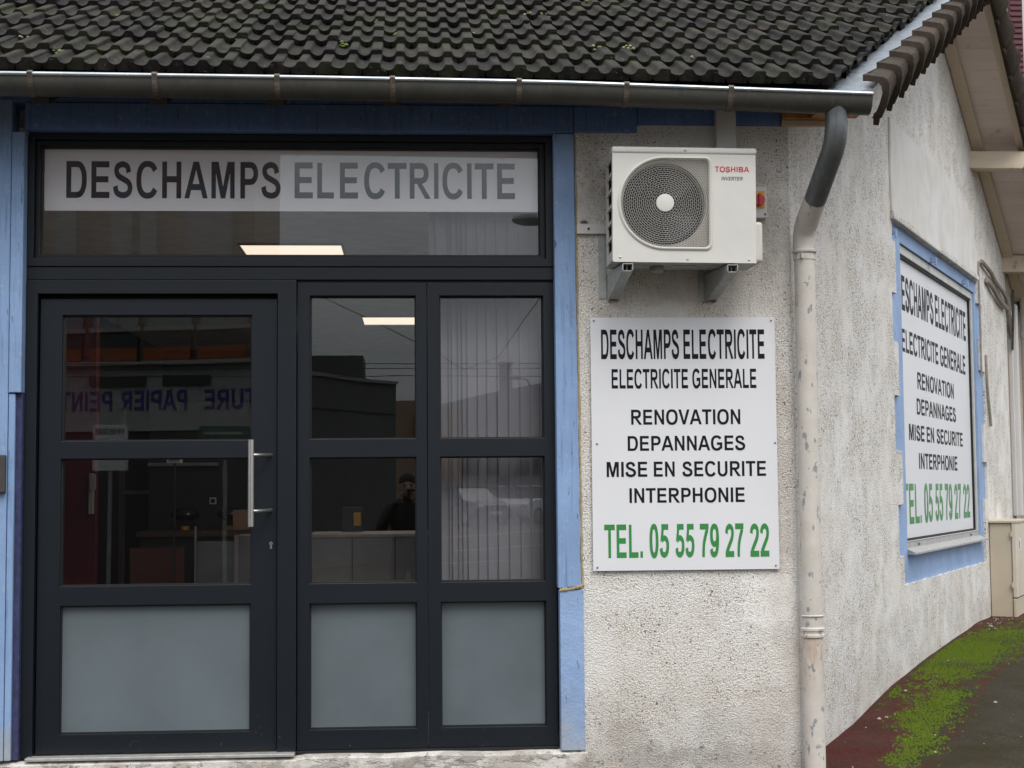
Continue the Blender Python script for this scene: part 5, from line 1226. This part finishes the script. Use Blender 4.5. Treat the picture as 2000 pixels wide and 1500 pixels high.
def lamp(px, py, zt, dx, label, r=.05):
    e = empty('street_lamp', (px, py, -.3), label, 'street lamp', 'street lamps across the road'); MB().tube([(px, py, -.33), (px, py, zt-.5), (px, py, zt-.3), (px+dx*.3, py, zt-.05), (px+dx, py, zt)], [r, r*.8, r*.7, r*.6, r*.5], 8).build('lamp_post', MAT['b_trim'], e, smooth=True); MB().ball((px+dx*1.2, py, zt), .16, 6, (1.5, .8, .5)).build('lamp_head', MAT['b_trim'], e, smooth=True)
lamp(1.75, -12, 4.68, -.22, 'street lamp with a dark oval head, reflected at the right end of the top pane', .02); lamp(3.62, -40, 4.75, -.45, 'street lamp beside the warehouse chimney, reflected in the right hand window', .05)
for nm, p, q in (('topmost', (-8, 3.10), (9, 3.14)), ('middle', (-8, 3.03), (9, 3.08)), ('lowest', (-8, 2.92), (9, 2.93))):
    w = MB().tube([(-8, -15, p[1]), (0, -15, p[1]-.02), (9, -15, q[1])], .006, 5).build('overhead_wire', MAT['black']); tag(w, nm+' of the three level overhead trolley wires above the street', 'wire', 'level overhead trolley wires')
w = MB().tube([(3.5, -15, 6.4), (1.77, -15, 3.93), (1.24, -15, 3.19), (.72, -15, 2.99), (.39, -15, 3.22), (-2, -15, 4.4)], .006, 5).build('span_wire', MAT['black']); tag(w, 'slanting span wire crossing the level trolley wires', 'wire')
fz = empty('road_sign', (-5.2, -16, -.3), 'white road sign lettered FIN DE ZONE on a grey post, reflected in the door', 'sign')
MB().tube([(-4.55, -16, -.33), (-4.55, -16, 2.1)], .03, 8).build('post', MAT['b_trim'], fz); MB().box(-4.80, -4.28, -16.0, -15.96, 1.56, 2.26).build('sign_face', MAT['white_sign'], fz, bevel=.01)
mb = MB(lambda x, y, z: (-x, y, z)); text(mb, 'FIN DE ZONE', 4.33, 4.76, 2.11, 2.20, -15.955, flip=-1); mb.build('lettering', MAT['ink'], fz)
gs = empty('green_sign', (-2.6, -14, 0), 'green direction board with faint white lines, reflected in the door', 'sign')
MB().box(-2.95, -2.25, -14.03, -14, 1.70, 2.15).build('sign_face', MAT['green_sign'], gs); MB().tube([(-2.6, -14.05, -.33), (-2.6, -14.05, 2.1)], .03, 8).build('post', MAT['b_trim'], gs)
for k in range(3): MB().box(-2.88, -2.35+.04*k, -13.995, -13.99, 2.03-k*.12, 2.07-k*.12).build('text_line', MAT['b_trim'], gs)
for (x0, y0, x1, y1) in ((-3.5, -27.5, -1.2, -25.2), (-2, -26, 0, -30), (0, -24, 2, -25.5), (.5, -38, 3, -41), (2.5, -41, 5, -45), (-4, -22, -2.5, -30), (1, -30, 3.4, -33)):
    a = Vector((x0, y0, 0)); b = Vector((x1, y1, 0)); n_ = (b-a).cross(Vector((0, 0, 1))).normalized()*.09; z = lambda y: lerp(-y, [(2.4, -.33), (14, -.33), (50, -.06), (100, -.06)])+.006
    tag(MB().hexa([(a.x-n_.x, a.y-n_.y, z(a.y)), (b.x-n_.x, b.y-n_.y, z(b.y)), (b.x+n_.x, b.y+n_.y, z(b.y)), (a.x+n_.x, a.y+n_.y, z(a.y))], [(a.x-n_.x, a.y-n_.y, z(a.y)-.004), (b.x-n_.x, b.y-n_.y, z(b.y)-.004), (b.x+n_.x, b.y+n_.y, z(b.y)-.004), (a.x+n_.x, a.y+n_.y, z(a.y)-.004)]).build('parking_line', MAT['line']), kind='structure')
# parked cars
def car(x, y, z, yaw, mat, label):
    c = Vector((x, y, z)); cs, sn_ = math.cos(yaw), math.sin(yaw)
    T = lambda a, b, h: (x+a*cs-b*sn_, y+a*sn_+b*cs, z+h)
    e = empty('parked_car', (x, y, z), label, 'car', 'cars parked across the road')
    # body lofted along its length (b), sections of half width / heights
    secs = [(-2.0, .70, .35, .62), (-1.9, .80, .25, .78), (-1.3, .84, .22, .92), (-.9, .85, .22, .97), (1.5, .85, .22, .98), (1.9, .80, .25, .95), (2.0, .72, .35, .80)]
    mb = MB(T); vs = []
    for b, w, lo, hi in secs: vs += [(-w, b, lo), (-w-.02, b, (lo+hi)/2), (-w+.06, b, hi), (w-.06, b, hi), (w+.02, b, (lo+hi)/2), (w, b, lo)]
    n = 6; mb.add(vs, [(i*n+j, i*n+(j+1) % n, (i+1)*n+(j+1) % n, (i+1)*n+j) for i in range(len(secs)-1) for j in range(n)]+[(0, 1, 2, 3, 4, 5), tuple(range(len(vs)-1, len(vs)-7, -1))])
    mb.build('body', mat, e, bevel=.04, seg=2)
    mb = MB(T); cab_ = [(-.95, .76, .95), (-.30, .62, 1.42), (1.1, .62, 1.44), (1.75, .72, .96)]
    vs = []
    for b, w, h in cab_: vs += [(-w, b, h), (w, b, h)]
    mb.add(vs+[(-.78, -.95, .93), (.78, -.95, .93), (.76, 1.75, .93), (-.76, 1.75, .93)], [(0, 1, 3, 2), (4, 5, 7, 6), (0, 2, 4, 6, 11, 8), (1, 9, 10, 7, 5, 3)]); mb.build('windows', MAT['car_glass'], e)
    MB(T).box(-.63, .63, -.33, 1.13, 1.41, 1.46).build('roof_panel', mat, e, bevel=.02)
    for a in (-.80, .80):
        for b in (-1.25, 1.25):
            w = MB(T).tube([(a-.10, b, .31), (a+.10, b, .31)], .31, 16).build('wheel', MAT['tyre'], e); MB(T).tube([(a-.11, b, .31), (a+.11, b, .31)], .19, 10).build('rim', MAT['b_trim'], w)
    for a in (-.66, .66): MB(T).ball((a, -1.93, .70), .13, 5, (1.2, .6, .7)).build('headlight', MAT['lens'], e, smooth=True)
    MB(T).box(-.26, .26, -2.03, -2.0, .42, .53).build('number_plate', MAT['white_sign'], e)
car(1.95, -50, -.06, rad(150), MAT['car_dark'], 'dark hatchback parked nearest, reflected leftmost of the three cars')
car(3.35, -55, -.06, rad(165), MAT['car_grey'], 'silver hatchback parked between the dark and the white car')
car(4.75, -53, -.06, rad(215), MAT['car_white'], 'white hatchback parked at the right of the three cars')

# ------------------------------------------------------------------ the photographer, mirrored in the glass
def skin(name, verts, edges, radii, mat, parent, sub=2, root=0):
    me = bpy.data.meshes.new(name); o = bpy.data.objects.new(name, me); COL.objects.link(o)
    me.from_pydata([tuple(Vector(v)-wloc(parent)) for v in verts], edges, []); o.parent = parent; WL[o.name] = wloc(parent)
    m = o.modifiers.new('skin', 'SKIN'); m.use_smooth_shade = True
    for i, r in enumerate(radii):
        sv = me.skin_vertices[0].data[i]; sv.radius = (r, r) if not isinstance(r, tuple) else r; sv.use_root = (i == root)
    s = o.modifiers.new('sub', 'SUBSURF'); s.levels = sub; s.render_levels = sub; me.materials.append(mat); return o
PX, PY, PZ = -.06, -7.62, -.33
ps = empty('person', (PX, PY, PZ), 'person in a black jacket and dark cap raising a camera, mirrored in the middle window', 'person')
J = {'pel': (0, 0, .92), 'wai': (0, 0, 1.06), 'che': (0, .02, 1.28), 'nek': (0, .03, 1.44), 'hd': (0, .05, 1.52), 'hd2': (0, .055, 1.60),
     'sL': (-.18, .02, 1.38), 'eL': (-.27, .13, 1.16), 'wL': (-.10, .30, 1.46), 'sR': (.18, .02, 1.38), 'eR': (.27, .13, 1.16), 'wR': (.10, .30, 1.46),
     'hL': (-.10, 0, .88), 'kL': (-.12, .02, .48), 'aL': (-.13, -.02, .09), 'tL': (-.14, .14, .04), 'hR': (.10, 0, .88), 'kR': (.12, .02, .48), 'aR': (.13, -.02, .09), 'tR': (.14, .14, .04)}
keys = list(J); idx = {k: i for i, k in enumerate(keys)}
RR = {'pel': (.17, .12), 'wai': (.16, .12), 'che': (.18, .13), 'nek': .06, 'hd': .075, 'hd2': .085, 'sL': .075, 'sR': .075, 'eL': .055, 'eR': .055, 'wL': .033, 'wR': .033, 'hL': .095, 'hR': .095, 'kL': .065, 'kR': .065, 'aL': .045, 'aR': .045, 'tL': .045, 'tR': .045}
ED = [('pel', 'wai'), ('wai', 'che'), ('che', 'nek'), ('nek', 'hd'), ('hd', 'hd2'), ('che', 'sL'), ('sL', 'eL'), ('eL', 'wL'), ('che', 'sR'), ('sR', 'eR'), ('eR', 'wR'), ('pel', 'hL'), ('hL', 'kL'), ('kL', 'aL'), ('aL', 'tL'), ('pel', 'hR'), ('hR', 'kR'), ('kR', 'aR'), ('aR', 'tR')]
skin('body', [(PX+J[k][0], PY+J[k][1], PZ+J[k][2]) for k in keys], [(idx[a], idx[b]) for a, b in ED], [RR[k] for k in keys], MAT['jacket'], ps)
mb = MB(); mb.ball((PX, PY+.06, PZ+1.595), .098, 12, (.80, .98, 1.18))
mb.tube([(PX, PY+.150, PZ+1.62), (PX, PY+.178, PZ+1.58), (PX, PY+.158, PZ+1.565)], [.010, .016, .012], 8)
for sx in (-1, 1): mb.ball((PX+sx*.080, PY+.05, PZ+1.595), .03, 6, (.35, .7, 1.1))
mb.tube([(PX-.025, PY+.148, PZ+1.535), (PX, PY+.156, PZ+1.533), (PX+.025, PY+.148, PZ+1.535)], .006, 6)
mb.build('face', MAT['skin'], ps, smooth=True)
for sx in (-1, 1): MB().ball((PX+sx*.032, PY+.142, PZ+1.615), .013, 6).build('eye', MAT['black'], ps, smooth=True)
mb = MB(); mb.ball((PX, PY+.045, PZ+1.640), .103, 12, (.84, .98, .95)); mb.v = [Vector((v.x, v.y, max(v.z, PZ+1.625))) for v in mb.v]; mb.build('cap', MAT['hair'], ps, smooth=True)
def hand(sx):
    base = Vector((PX+sx*.095, PY+.31, PZ+1.475)); vs = [tuple(base), (base.x-sx*.012, base.y+.035, base.z+.02), (base.x-sx*.018, base.y+.06, base.z+.035)]; es = [(0, 1), (1, 2)]; rs = [.028, .032, .030]
    for k in range(4):
        o_ = Vector((0, .012, -.018*k+.03)); i = len(vs)
        vs += [tuple(Vector(vs[2])+o_), tuple(Vector(vs[2])+o_+Vector((-sx*.022, .025, .002))), tuple(Vector(vs[2])+o_+Vector((-sx*.045-.004*k, .022, -.002)))]; es += [(2, i), (i, i+1), (i+1, i+2)]; rs += [.0095, .009, .008]
    i = len(vs); vs += [tuple(Vector(vs[1])+Vector((-sx*.02, -.005, -.035))), tuple(Vector(vs[1])+Vector((-sx*.045, .005, -.045)))]; es += [(1, i), (i, i+1)]; rs += [.011, .009]
    skin('hand', vs, es, rs, MAT['skin'], ps, 1)
hand(-1); hand(1)
cm = empty('camera_body', (0, -7.28, 1.18), 'small black camera held up by the person', 'camera')
MB().box(-.062, .062, -7.29, -7.255, 1.175, 1.250).build('camera_case', MAT['black'], cm, bevel=.006); MB().tube([(0, -7.255, 1.215), (0, -7.225, 1.215)], [.030, .027], 20).build('lens_barrel', MAT['black'], cm, smooth=True, angle=40)
